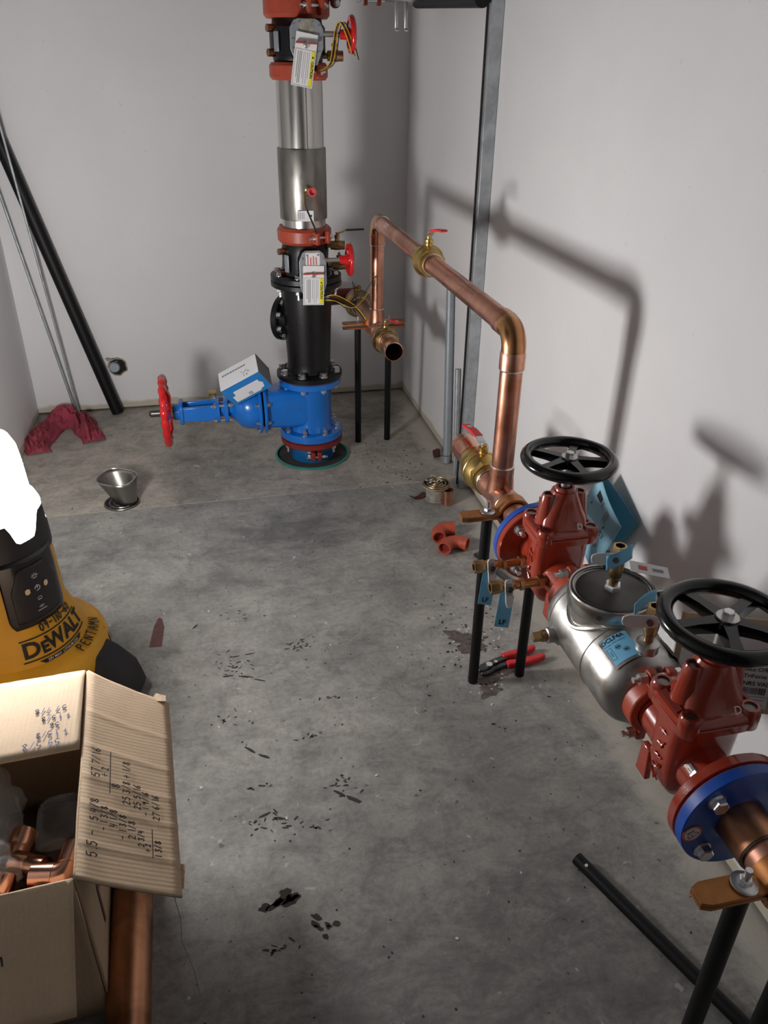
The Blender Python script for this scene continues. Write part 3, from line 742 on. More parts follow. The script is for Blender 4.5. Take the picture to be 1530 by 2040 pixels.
# filler heap under the bags so that everything rests on something
def heap(u, v):
    e = min(1, 7*min(u, 1-u, v, 1-v)+.25); k = 1 if u < .42 else max(0, 1-(u-.42)/.2)
    return bx(.012+u*(BD-.024), .012+v*(BWD-.024), .008+(.04+.165*k+.03*noise.noise(Vector((u*5, v*5, 2))))*e)
tag(B().grid(heap, 30, 30).out('packing_paper', 'packing_dark', angle=180), 'dark brown crumpled packing paper under the fittings in the cardboard box', 'paper')
def tray():
    t = thing('plastic_tray', 'clear moulded plastic blister tray on top of the packing in the cardboard box', 'tray', bx(.198, .048, .27))
    M = place(bx(.198, .048, .272), BU*1.0+Vector((0, 0, .10)), BV+Vector((0, 0, -.06)))
    def outl(hx, hy, e, n=36):
        return [(hx*math.copysign(abs(math.cos(2*PI*k/n))**e, math.cos(2*PI*k/n)), hy*math.copysign(abs(math.sin(2*PI*k/n))**e, math.sin(2*PI*k/n))) for k in range(n)]
    V = []; F = []; L = [(.056, .042, 0, .45), (.050, .036, 0, .5), (.046, .033, .014, .55), (.038, .026, .016, .7), (.030, .020, .004, .9)]
    for hx, hy, z, e in L: V += [M @ Vector((x, y, z)) for x, y in outl(hx, hy, e)]
    for i in range(len(L)-1):
        for k in range(36): F.append((i*36+k, i*36+(k+1) % 36, (i+1)*36+(k+1) % 36, (i+1)*36+k))
    F.append(tuple(range(36*(len(L)-1), 36*len(L))))
    B().add(V, F).out('blister', 'clear_plastic', t, angle=80)
tray()
tag(B().pipe((-.237, .25, .0385), (-.249, 1.22, .0385), .038, .002, 36).out('copper_pipe', 'copper_aged'), 'dull copper pipe lying on the floor along the cardboard box', 'pipe')

# ------------------------------------------------------------------ copper piping along the right wall
AX, AZ = .673, .520          # centre line of the low run
TZ = .935                    # height of the upper pipe
RR, RU = .033, .0265         # run and riser pipe radius
def P(x, y, z): return Vector((x, y, z))
def copper_loop():
    t = thing('copper_piping', 'soldered copper bypass loop of risers and pipe along the wall', 'piping', (AX, 2.3, AZ))
    y0, y1 = 1.62, 3.06
    # front riser, upper pipe, rear riser
    e = .042
    B().cyl((AX, y0, AZ+.075), (AX, y0, TZ-.075), RU, n=32).out('riser', 'copper', t)
    B().cyl((AX, y1, AZ+.07), (AX, y1, TZ-.075), RU, n=32).out('riser', 'copper', t)
    B().cyl((AX, y0+.075, TZ), (AX, 2.347-.06, TZ), RU, n=32).out('pipe', 'copper', t)
    B().cyl((AX, 2.347+.055, TZ), (AX, y1-.075, TZ), RU, n=32).out('pipe', 'copper', t)
    for yy, s in ((y0, 1), (y1, -1)):
        path = [P(AX, yy, TZ-e-.012)]+[P(AX, yy+s*e*(1-math.cos(a)), TZ-e+e*math.sin(a)) for a in [PI/2*k/12 for k in range(13)]]+[P(AX, yy+s*(e+.012), TZ)]
        el = B().tube(path, RU*1.06, 28).out('elbow', 'copper_flame', t)
        B().lathe((AX, yy, TZ-.088), (0, 0, 1), [(RU, 0), (RU*1.12, .001), (RU*1.12, .036), (RU*1.05, .042)], 32).out('socket', 'copper', el)
        B().lathe((AX, yy+s*.088, TZ), (0, -s, 0), [(RU, 0), (RU*1.12, .001), (RU*1.12, .036), (RU*1.05, .042)], 32).out('socket', 'copper', el)
        B().torus((AX, yy, TZ-.089), (0, 0, 1), RU*1.04, .0021, 32, 6).out('solder_ring', 'solder', el)
    B().torus((AX, y1-.089, TZ), (0, 1, 0), RU*1.06, .0021, 32, 6).out('solder_ring', 'solder', t)
    # tees
    for yy, L in ((y0, .062), (y1, .055)):
        b = B().lathe((AX, yy-L, AZ), (0, 1, 0), [(RR*.96, 0), (RR*1.1, .001), (RR*1.1, .020), (RR*1.03, .026), (RR*1.03, 2*L-.026), (RR*1.1, 2*L-.020), (RR*1.1, 2*L-.001), (RR*.96, 2*L)], 36)
        b.lathe((AX, yy, AZ+.012), (0, 0, 1), [(RR*1.03, 0), (RR*.97, .020), (RU*1.16, .032), (RU*1.13, .040), (RU*1.13, .068), (RU, .069)], 32)
        te = b.out('tee', 'copper', t)
        B().torus((AX, yy, AZ+.081), (0, 0, 1), RU*1.04, .0024, 32, 6).out('solder_ring', 'solder', te)
        B().torus((AX, yy-L, AZ), (0, 1, 0), RR*1.02, .0022, 32, 6).out('solder_ring', 'solder', te)
        B().torus((AX, yy+L, AZ), (0, 1, 0), RR*1.02, .0022, 32, 6).out('solder_ring', 'solder', te)
    B().cyl((AX, 1.41, AZ), (AX, y0-.055, AZ), RR, n=36).out('pipe', 'copper', t)
    B().cyl((AX, y0+.055, AZ), (AX, y0+.10, AZ), RR, n=36).out('pipe', 'copper', t)
    # capped stub beyond the front ball valve
    B().lathe((AX, 1.820, AZ), (0, 1, 0), [(RR*.98, 0), (RR*.98, .012), (RR*1.08, .014), (RR*1.08, .060), (RR*1.13, .066), (RR*1.13, .076), (RR*1.05, .082), (RR*1.1, .088), (RR*1.1, .098), (RR*.9, .104), (0, .106)], 36).out('stub', 'copper_new', t)
    # rear run and the open end that points at the room
    B().cyl((AX, y1+.05, AZ), (AX, 3.42, AZ), RR, n=36).out('pipe', 'copper_aged', t)
    B().cyl((AX, 2.955, AZ), (AX, y1-.05, AZ), RR, n=36).out('pipe', 'copper', t)
    B().lathe((AX, 2.850, AZ), (0, -1, 0), [(RR*.9, 0), (RR*.99, 0), (RR*.99, .020), (RR*1.08, .024), (RR*1.08, .092), (RR*1.0, .093), (RR*1.0, .026), (RR*.9, .020)], 36, close=True).out('open_end', 'copper_new', t)
    B().lathe((AX, 2.835, AZ), (0, 1, 0), [(0, 0), (RR*.9, 0)], 30).out('bore', 'dark_cavity', t)
    # price sticker on the upper pipe
    B().add([P(AX+RU*1.02*math.cos(a), yy, TZ+RU*1.02*math.sin(a)) for a, yy in ((2.55, 2.86), (2.05, 2.86), (2.05, 2.82), (2.55, 2.82))], [(0, 1, 2, 3)]).out('sticker', 'paper_white', t, recalc=False)
copper_loop()

def ball_valve(label, c, r, L, lever, m='brass', lm='handle_red', grip=.5, stem=.030):
    """brass ball valve on a pipe that runs along Y; lever is a list of points"""
    c = Vector(c)
    t = thing('ball_valve', label, 'valve', c-Vector((0, 0, r*1.5)))
    k = r
    B().lathe(c-Vector((0, L/2, 0)), (0, 1, 0), [(k*.98, 0), (k*1.22, .001), (k*1.22, L*.16), (k*1.3, L*.2), (k*1.52, L*.33), (k*1.60, L*.5), (k*1.56, L*.66), (k*1.36, L*.80), (k*1.24, L*.84), (k*1.24, L-.001), (k*.98, L)], 36).out('body', m, t, angle=30)
    B().lathe(c-Vector((0, L*.42, 0)), (0, 1, 0), [(k*1.42, 0), (k*1.42, L*.16)], 8, PI/8).out('hex_collar', m, t)
    B().torus(c-Vector((0, L*.04, 0)), (0, 1, 0), k*1.58, .0022, 36, 6).out('rib', m, t)
    for s in (-1, 1): B().torus(c+Vector((0, s*L/2, 0)), (0, 1, 0), r*1.04, .0023, 30, 6).out('solder_ring', 'solder', t)
    top = c+Vector((0, 0, k*1.45))
    B().lathe(top, (0, 0, 1), [(.013, 0), (.012, .010), (.0135, .012), (.0135, .020), (.008, .022), (.0075, stem), (0, stem)], 14).out('stem', m, t)
    B().lathe(top+Vector((0, 0, stem-.004)), (0, 0, 1), [(.0075, 0), (.0075, .006), (0, .0065)], 6).out('nut', 'zinc', t)
    h = [Vector(p) for p in lever]
    lv = B()
    n = len(h); cut = max(1, int(round((n-1)*grip)))
    for a, b in zip(h[:cut+1], h[1:cut+1]): lv.bar(a, b+(b-a).normalized()*.002, .020, .003, (0, 0, 1) if abs((b-a).normalized().z) < .9 else (0, 1, 0))
    lo = lv.out('lever', 'zinc', t, bevel=.001)
    g = B()
    for a, b in zip(h[cut:], h[cut+1:]): g.bar(a, b+(b-a).normalized()*.002, .024, .007, (0, 0, 1) if abs((b-a).normalized().z) < .9 else (0, 1, 0))
    go = g.out('grip', lm, lo, bevel=.003)
    mid = (h[-2]+h[-1])/2; d = (h[-1]-h[-2]).normalized(); sd = Vector((1, 0, 0)); nz = sd.cross(d)
    if nz.z < 0: nz = -nz
    B().add([mid+nz*.0040+d*a+sd*b for a, b in ((-.010, -.006), (.010, -.006), (.010, .006), (-.010, .006))], [(0, 1, 2, 3)]).out('grip_label', 'label_white', go, recalc=False)
    return t
c = P(AX, 1.757, AZ)
ball_valve('brass ball valve with red lever next to the front copper tee', c, RR, .130, [c+P(0, -.008, .076), c+P(0, .018, .076), c+P(0, .040, .080), c+P(0, .085, .078), c+P(0, .150, .066)], 'brass', grip=.5)
c = P(AX, 2.347, TZ)
ball_valve('brass ball valve with red lever on the upper copper pipe', c, RU*1.1, .112, [c+P(.0, .0, .071), c+P(.004, -.022, .090), c+P(.012, -.055, .098), c+P(.020, -.085, .100)], 'brass', grip=.34)
c = P(AX, 2.905, AZ)
ball_valve('dull brass ball valve with red lever by the open pipe end', c, RR, .10, [c+P(0, 0, .078), c+P(.012, -.03, .088), c+P(.022, -.07, .092), c+P(.028, -.095, .092)], 'bronze', grip=.34)
c = P(AX, 3.45, AZ)
ball_valve('dull brass ball valve beside the tall stack near the end wall', c, RR*1.15, .11, [c+P(0, 0, .084), c+P(-.03, .0, .095), c+P(-.07, .0, .098), c+P(-.10, .0, .098)], 'bronze', 'handle_grey', grip=.67)
t = thing('grooved_tee_pipe', 'dull red branch pipe from the tall stack to the rear copper run', 'pipe', (.55, 3.56, .48))
B().cyl((.45, 3.20, AZ), (.52, 3.52, AZ), .036, n=28).out('branch', 'gland_red', t)
B().tube(arc((.60, 3.50, AZ), (-1, 0, 0), (0, 1, 0), .078, 0, 90, 10)+[P(AX, 3.578, AZ), P(AX, 3.578, AZ)+P(.004, 0, 0)], .036, 20).out('bend', 'gland_red', t)
B().cyl((AX, 3.50, AZ), (AX, 3.585, AZ), .036, n=28).out('collar', 'gland_red', t)

# riser clamps and their black pipe legs
def riser_clamp(label, y, z, legs, gap):
    t = thing('riser_clamp', label, 'pipe clamp', (AX, y, z-.04))
    for s, dz in ((1, .0055), (-1, -.0055)):
        ring_ = arc((AX, y, z), (1, 0, 0), (0, 0, s), RR+.0052, 9, 171, 16)
        b = B(); w = .034
        g = gap
        pts = [P(AX+.130, y, z+s*g), P(AX+.118, y, z+s*g), P(AX+RR+.012, y, z+s*g)]+ring_+[P(AX-RR-.012, y, z+s*g), P(AX-.118, y, z+s*g), P(AX-.130, y, z+s*g)]
        V = []; F = []; n = len(pts)
        for i, p in enumerate(pts):
            tt = (pts[min(i+1, n-1)]-pts[max(i-1, 0)]).normalized(); nn = Vector((0, 1, 0)).cross(tt)*.0030
            ww = w*(.70 if i in (0, n-1) else 1)
            V += [p+nn+Vector((0, -ww/2, 0)), p+nn+Vector((0, ww/2, 0)), p-nn+Vector((0, ww/2, 0)), p-nn+Vector((0, -ww/2, 0))]
        for i in range(n-1):
            for k in range(4): F.append((i*4+k, i*4+(k+1) % 4, i*4+4+(k+1) % 4, i*4+4+k))
        F += [(3, 2, 1, 0), tuple(4*(n-1)+k for k in range(4))]
        b.add(V, F).out('strap', 'copper_clad', t, angle=30)
    for x in legs:
        B().lathe((x, y, z+.009), (0, 0, 1), [(0, 0), (.0185, 0), (.0185, .0016), (.0165, .003), (0, .003)], 24).out('washer', 'zinc', t)
        bo = B().lathe((x, y, z+.0118), (0, 0, 1), [(0, 0), (.0092, 0), (.0092, .0075), (.0075, .009), (0, .009)], 6)
        bo.cyl((x, y, z+.02), (x, y, z+.036), .0048, n=12)
        bo.out('bolt', 'zinc', t)
    return t
def leg(label, x, y, top, group):
    tag(B().lathe((x, y, 0), (0, 0, 1), [(0, 0), (.0125, 0), (.0133, .002), (.0133, top-.001), (.0125, top), (0, top)], 22).out('support_pipe', 'black_pipe'), label, 'pipe leg', group)
riser_clamp('copper-coated riser clamp at the front copper tee', 1.53, AZ, (.610, .743), .0036)
riser_clamp('copper-coated riser clamp on the copper pipe near the blue flange', .530, AZ, (.612, .743), .0036)
riser_clamp('copper-coated riser clamp on the rear copper run beside the tall stack', 3.118, AZ, (.606, .736), .0095)
G = 'black pipe legs under the copper run'
leg('black pipe leg under the front clamp, standing next to the plier jaws', .610, 1.53, AZ-.0095, G)
leg('black pipe leg under the front clamp, standing over the plier handles', .743, 1.53, AZ-.0095, G)
leg('thick black pipe leg under the clamp with the large zinc washer', .612, .530, AZ-.0095, G)
leg('black pipe leg by the wall under the clamp with large zinc washer', .743, .530, AZ-.0095, G)
leg('black pipe leg next to the tall stack, under the rear clamp', .606, 3.118, AZ-.0095, G)
leg('black pipe leg under the rear clamp, nearest the wall corner', .736, 3.118, AZ-.0095, G)

# copper pipe on the near flange
t = thing('copper_pipe', 'copper pipe stub leaving the blue flange towards the room', 'pipe', (AX, .45, AZ-.04))
B().lathe((AX, .640, AZ), (0, -1, 0), [(RR*1.02, 0), (RR*1.13, .001), (RR*1.13, .068), (RR*1.04, .070)], 40).out('hub', 'copper_aged', t)
B().torus((AX, .5705, AZ), (0, 1, 0), RR*1.06, .002, 40, 6).out('solder_ring', 'steel_dark', t)
B().cyl((AX, .572, AZ), (AX, .20, AZ), RR, n=40).out('pipe', 'copper', t)

# ------------------------------------------------------------------ blue flange adapters
def flange_adapter(label, y, s, stickers=False):
    """blue steel flange; s = -1: copper leaves towards -Y"""
    t = thing('pipe_flange', label, 'flange', (AX, y, AZ-.09))
    B().lathe((AX, y, AZ), (0, s, 0), [(RR*1.02, 0), (.0895, 0), (.0905, .001), (.0905, .017), (.089, .0185), (.056, .0185), (.050, .020), (.040, .020), (RR*1.06, .0185)], 56, close=True).out('disc', 'flange_blue', t)
    B().lathe((AX, y, AZ), (0, -s, 0), [(RR, 0), (.0885, 0), (.0885, .0018), (RR, .0018)], 56, close=True).out('gasket', 'gland_red', t)
    bp = []
    for k in range(4):
        a = PI/4+k*PI/2; bp.append(P(AX+.0695*math.cos(a), y, AZ+.0695*math.sin(a)))
    bolts(t, [(p+P(0, s*.0185, 0), (0, s, 0)) for p in bp], .0122)
    bolts(t, [(p-P(0, s*.0195, 0), (0, -s, 0)) for p in bp], .0112, .016, name='nut')
    if stickers:
        c = P(AX-.074, y-.0192, AZ-.010)
        M = place(c, (.78, 0, -.62), (.62, 0, .78))
        dk = B().lathe(c, (0, -1, 0), [(0, 0), (.0155, 0), (.0155, .0003), (0, .0003)], 28).out('sticker', 'ink_red', t)
        B().lathe(c+P(0, -.0004, 0), (0, -1, 0), [(0, 0), (.0125, 0), (.0125, .0003), (0, .0003)], 28).out('sticker_face', 'label_white', dk)
        M2 = place(c+P(0, -.0011, 0), (-.82, 0, -.57), (.57, 0, -.82))
        text(dk, 'CTS', .0105, M2 @ Matrix.Translation((0, .003, 0)), 'ink', bold=.01)
        for k in range(3): B().prism([(-.006, 0), (.006, 0), (.006, .0009), (-.006, .0009)], M2 @ Matrix.Translation((0, -.0042-.0018*k, 0)), .0001).out('fine_print', 'ink_grey', dk)
flange_adapter('blue steel flange with round CTS sticker', .645, -1, True)
flange_adapter('blue steel flange behind the gate valve at the copper tee', 1.3935, 1)

# ------------------------------------------------------------------ red gate valves
def gate_valve(label, y, s, phase, cocks):
    """s = +1: flanged end towards +Y. Local frame: origin on the pipe axis under the stem"""
    t = thing('gate_valve', label, 'valve', (AX, y, AZ-.09))
    T = Matrix.Translation((AX, y, AZ))
    def o(b, name, m, par=t, **k): return b.xf(T).out(name, m, par, **k)
    b = B().loft([(-.078, .020, .016, .7), (-.070, .032, .022, .6), (-.045, .048, .030, .5), (-.01, .055, .034, .45), (.05, .057, .036, .45), (.080, .058, .038, .45), (.088, .060, .042, .5)])
    b.lathe((0, -s*.108, 0), (0, s, 0), [(.0, 0), (.037, 0), (.037, .018), (.034, .019), (.034, .026), (.038, .027), (.040, .060), (.044, .10), (.044, .12), (.041, .17), (.044, .195)], 36)
    body = o(b, 'body', 'red_epoxy', angle=45)
    o(B().lathe((0, s*.088, 0), (0, s, 0), [(.040, 0), (.060, 0), (.088, .002), (.090, .004), (.090, .018), (.088, .0195), (.040, .0195)], 56), 'flange', 'red_epoxy')
    # body flange and bonnet flange with corner lugs
    fb = B().loft([(.080, .057, .045, .38), (.086, .0645, .0535, .36), (.100, .0655, .0545, .36), (.1015, .0640, .0530, .36)])
    fb.loft([(.1025, .0640, .0530, .36), (.104, .0655, .0545, .36), (.112, .0640, .0530, .40), (.117, .056, .046, .5)])
    lug = [(sx*.048, sy*.039) for sx in (-1, 1) for sy in (-1, 1)]
    for x, yy in lug: fb.lathe((x, yy, .084), (0, 0, 1), [(0, 0), (.0135, .001), (.0165, .004), (.0170, .026), (.0160, .035), (.0135, .0385), (.0095, .0385), (.009, .034), (0, .034)], 20)
    bonf = o(fb, 'bonnet_flange', 'red_epoxy', angle=45)
    bn = B().loft([(.112, .055, .045, .5), (.122, .048, .040, .6), (.132, .047, .037, .65), (.146, .042, .032, .75), (.168, .034, .029, .9), (.183, .029, .0265, 1), (.190, .026, .024, 1)])
    for sx in (-1, 1): bn.lathe((sx*.033, 0, .108), (0, 0, 1), [(0, 0), (.025, 0), (.0205, .03), (.0165, .055), (.0142, .072), (.0125, .0755), (.0095, .0755), (.009, .070), (0, .070)], 20)
    bn.lathe((0, 0, .176), (0, 0, 1), [(0, 0), (.021, 0), (.021, .018), (.019, .021), (.0145, .021), (.013, .014), (0, .014)], 28)
    bon = o(bn, 'bonnet', 'red_epoxy', angle=50)
    for x, yy in lug: o(B().lathe((x, yy, .1182), (0, 0, 1), [(0, 0), (.0088, 0), (.0088, .0012), (0, .0012)], 16), 'bolt_recess', 'steel_dark', bonf)
    for sx in (-1, 1): o(B().lathe((sx*.033, 0, .1785), (0, 0, 1), [(0, 0), (.0088, 0), (.0088, .0012), (0, .0012)], 16), 'bolt_recess', 'steel_dark', bon)
    # long slots between the lugs (both sides)
    for sx in (-1, 1): o(B().box((sx*.0562, 0, .1165), (.010, .046, .004), Matrix.Rotation(sx*.45, 3, 'Y')), 'slot', 'gland_red', bonf)
    # raised casting marks on the side that faces the room
    cm = B(); rnd = random.Random(int(y*100))
    for k in range(5):
        z0 = .055-.022*k
        pts = [P(-.0575+.0006*k, (rnd.uniform(-1, 1))*.010-.002, z0+rnd.uniform(-.008, .008)) for _ in range(6)]
        cm.tube([p+P(-.0008, 0, 0) for p in pts], .0016, 6)
    o(cm, 'casting_mark', 'red_epoxy')
    dm = text_builder('D', .017, .01)
    M = T @ place((.020, -.0442, .124), (1, 0, 0), (0, .62, .78))
    dm.xf(M @ Matrix.Translation((0, 0, .0045))).out('letter', 'label_white', t, recalc=False)
    # foot rib under the grooved end
    o(B().prism([(-.012, -.03), (.012, -.03), (.016, -.092), (-.016, -.092)], place((-.030, -s*.050, 0), (0, s, 0), (0, 0, 1)), .012), 'foot_rib', 'red_epoxy', bevel=.003)
    o(B().cyl((0, 0, .18), (0, 0, .252), .0095, n=20), 'stem', 'zinc')
    w = B().torus((0, 0, .2565), (0, 0, 1), .0840, .0118, 56, 12)
    w.lathe((0, 0, .243), (0, 0, 1), [(0, 0), (.017, 0), (.021, .004), (.021, .014), (.018, .018), (0, .018)], 24)
    for k in range(5):
        a = phase+2*PI*k/5; d = P(math.cos(a), math.sin(a), 0); sd = P(-d.y, d.x, 0); V = []
        for r_, hw, zt, zb in ((.010, .0140, .2610, .2445), (.045, .0105, .2595, .2450), (.078, .0135, .2580, .2455)):
            V += [d*r_+sd*hw+P(0, 0, zb), d*r_-sd*hw+P(0, 0, zb), d*r_-sd*hw*.7+P(0, 0, zt), d*r_+sd*hw*.7+P(0, 0, zt)]
        F = [(i*4+q_, i*4+(q_+1) % 4, i*4+4+(q_+1) % 4, i*4+4+q_) for i in range(2) for q_ in range(4)]+[(3, 2, 1, 0), (8, 9, 10, 11)]
        w.add(V, F)
    hw_ = o(w, 'handwheel', 'black_gloss', angle=50)
    o(B().lathe((0, 0, .2612), (0, 0, 1), [(0, 0), (.0165, 0), (.0165, .0022), (.0155, .003), (0, .003)], 28), 'washer', 'stainless', hw_)
    o(B().lathe((0, 0, .264), (0, 0, 1), [(0, 0), (.0088, 0), (.0088, .0075), (.0075, .0088), (0, .0088)], 6), 'nut', 'zinc', hw_)
    return t
gv1 = gate_valve('red gate valve with black handwheel beside the copper tee', 1.285, 1, math.radians(57), True)
gv2 = gate_valve('red gate valve with black handwheel bolted to the near blue CTS flange', .757, -1, math.radians(32), False)

def grooved_coupling(label, y):
    t = thing('grooved_coupling', label, 'coupling', (AX, y, AZ-.07))
    B().lathe((AX, y-.019, AZ), (0, 1, 0), [(.038, 0), (.046, .0), (.052, .004), (.052, .034), (.046, .038), (.038, .038)], 40, close=True).out('housing', 'coupling_red', t, bevel=.002)
    for s in (-1, 1):
        for x in (-.017, .017):
            B().prism([(-.013, 0), (.013, 0), (.011, .022), (.006, .027), (-.006, .027), (-.011, .022)], place((AX+x-.007, y, AZ+s*.046), (0, 1, 0), (0, 0, s)), .014*s).out('bolt_pad', 'coupling_red', t, bevel=.002)
        bo = B().cyl((AX-.050, y, AZ+s*.060), (AX+.046, y, AZ+s*.060), .0052, n=12)
        bo.cyl((AX-.040, y, AZ+s*.060), (AX-.026, y, AZ+s*.060), .0098, n=6); bo.cyl((AX+.026, y, AZ+s*.060), (AX+.036, y, AZ+s*.060), .0098, n=6)
        bo.out('bolt', 'zinc', t)
grooved_coupling('red grooved coupling between the stainless barrel and the valve at the tee', 1.178)
grooved_coupling('red grooved coupling between the stainless barrel and the near gate valve', .866)

# ------------------------------------------------------------------ test cocks
def test_cock(parent, base, d, L, hd, td, band=True):
    """bronze test cock as a part: body with a lever and a blue tag"""
    base = Vector(base); d = Vector(d).normalized(); hd = Vector(hd).normalized()
    r = .0115
    body = B().lathe(base, d, [(0, 0), (r*1.15, 0), (r*1.15, L*.12), (0, L*.12)], 6)
    body.lathe(base+d*L*.12, d, [(0, 0), (r*.72, 0), (r*.72, L*.14), (r*.95, L*.18), (r*1.05, L*.30), (r*1.12, L*.42), (r*1.02, L*.50), (r*1.1, L*.54), (r*1.02, L*.58), (0, L*.60)], 20)
    body.lathe(base+d*L*.68, d, [(r*.78, 0), (r*1.25, 0), (r*1.25, L*.28), (r*1.15, L*.32), (r*.78, L*.32), (r*.74, L*.1), (0, L*.1)], 6)
    tc = body.out('test_cock', 'bronze', parent, angle=35)
    piv = base+d*L*.5
    B().cyl(piv, piv+hd*.026, .0055, n=10).out('stem', 'steel_dark', tc)
    return tc, piv
def cock_handle(tc, piv, hd, ld, L=.040, w=.018):
    hd = Vector(hd).normalized(); ld = Vector(ld).normalized(); ld = (ld-hd*ld.dot(hd)).normalized(); sd = hd.cross(ld)
    c = Vector(piv)+hd*.022
    pl = [(-.014, -w*.34), (-.006, -w*.5), (L*.72, -w*.5), (L*.95, -w*.34), (L, 0), (L*.95, w*.34), (L*.72, w*.5), (-.006, w*.5), (-.014, w*.34)]
    M = Matrix((ld, sd, hd)).transposed().to_4x4(); M.translation = c
    h = B().prism(pl, M, .0035).out('lever', 'handle_grey', tc, bevel=.001)
    B().cyl(c+hd*.003, c+hd*.010, .0055, n=6).out('nut', 'steel_dark', tc)
def blue_tag(tc, p, x, y, w, h, s=None, size=.014, holes=True):
    M = place(p, x, y)
    pl = [(-w*.5, -h), (w*.5, -h), (w*.5, -.008), (w*.25, 0), (-w*.25, 0), (-w*.5, -.008)]
    tg = B().prism(pl, M, .0009).out('tag', 'tag_blue', tc)
    if s: text(tc, s, size, M @ Matrix.Translation((0, -h+size*.75, .0018)), 'ink', bold=.02)

# two cocks on short copper nipples at the front valve, pointing into the room
for yy, zz, x1, tg in ((1.340, .507, .520, 'LF'), (1.238, .523, .512, 'LF')):
    B().cyl((.565, yy, zz), (.640, yy, zz), .0095, n=20).out('nipple', 'copper_clad', gv1)
    for xa in (.632, ): B().lathe((xa-.016, yy, zz), (1, 0, 0), [(0, 0), (.0145, 0), (.0145, .013), (.011, .016), (0, .016)], 6).out('hex_bush', 'bronze', gv1)
    tc, piv = test_cock(gv1, (.585, yy, zz), (-1, 0, 0), .072, (0, -.95, .3), None)
    cock_handle(tc, piv-P(.004, 0, 0), (0, -.95, .3), (0, .25, .95), .022, .017)
    cock_handle(tc, piv-P(.004, 0, 0), (0, -.95, .3), (0, -.25, -.95), .040, .016)
    blue_tag(tc, piv+P(-.004, -.0165, -.003), (.96, -.2, -.12), (-.12, .25, .95), .030, .078, tg, .015)
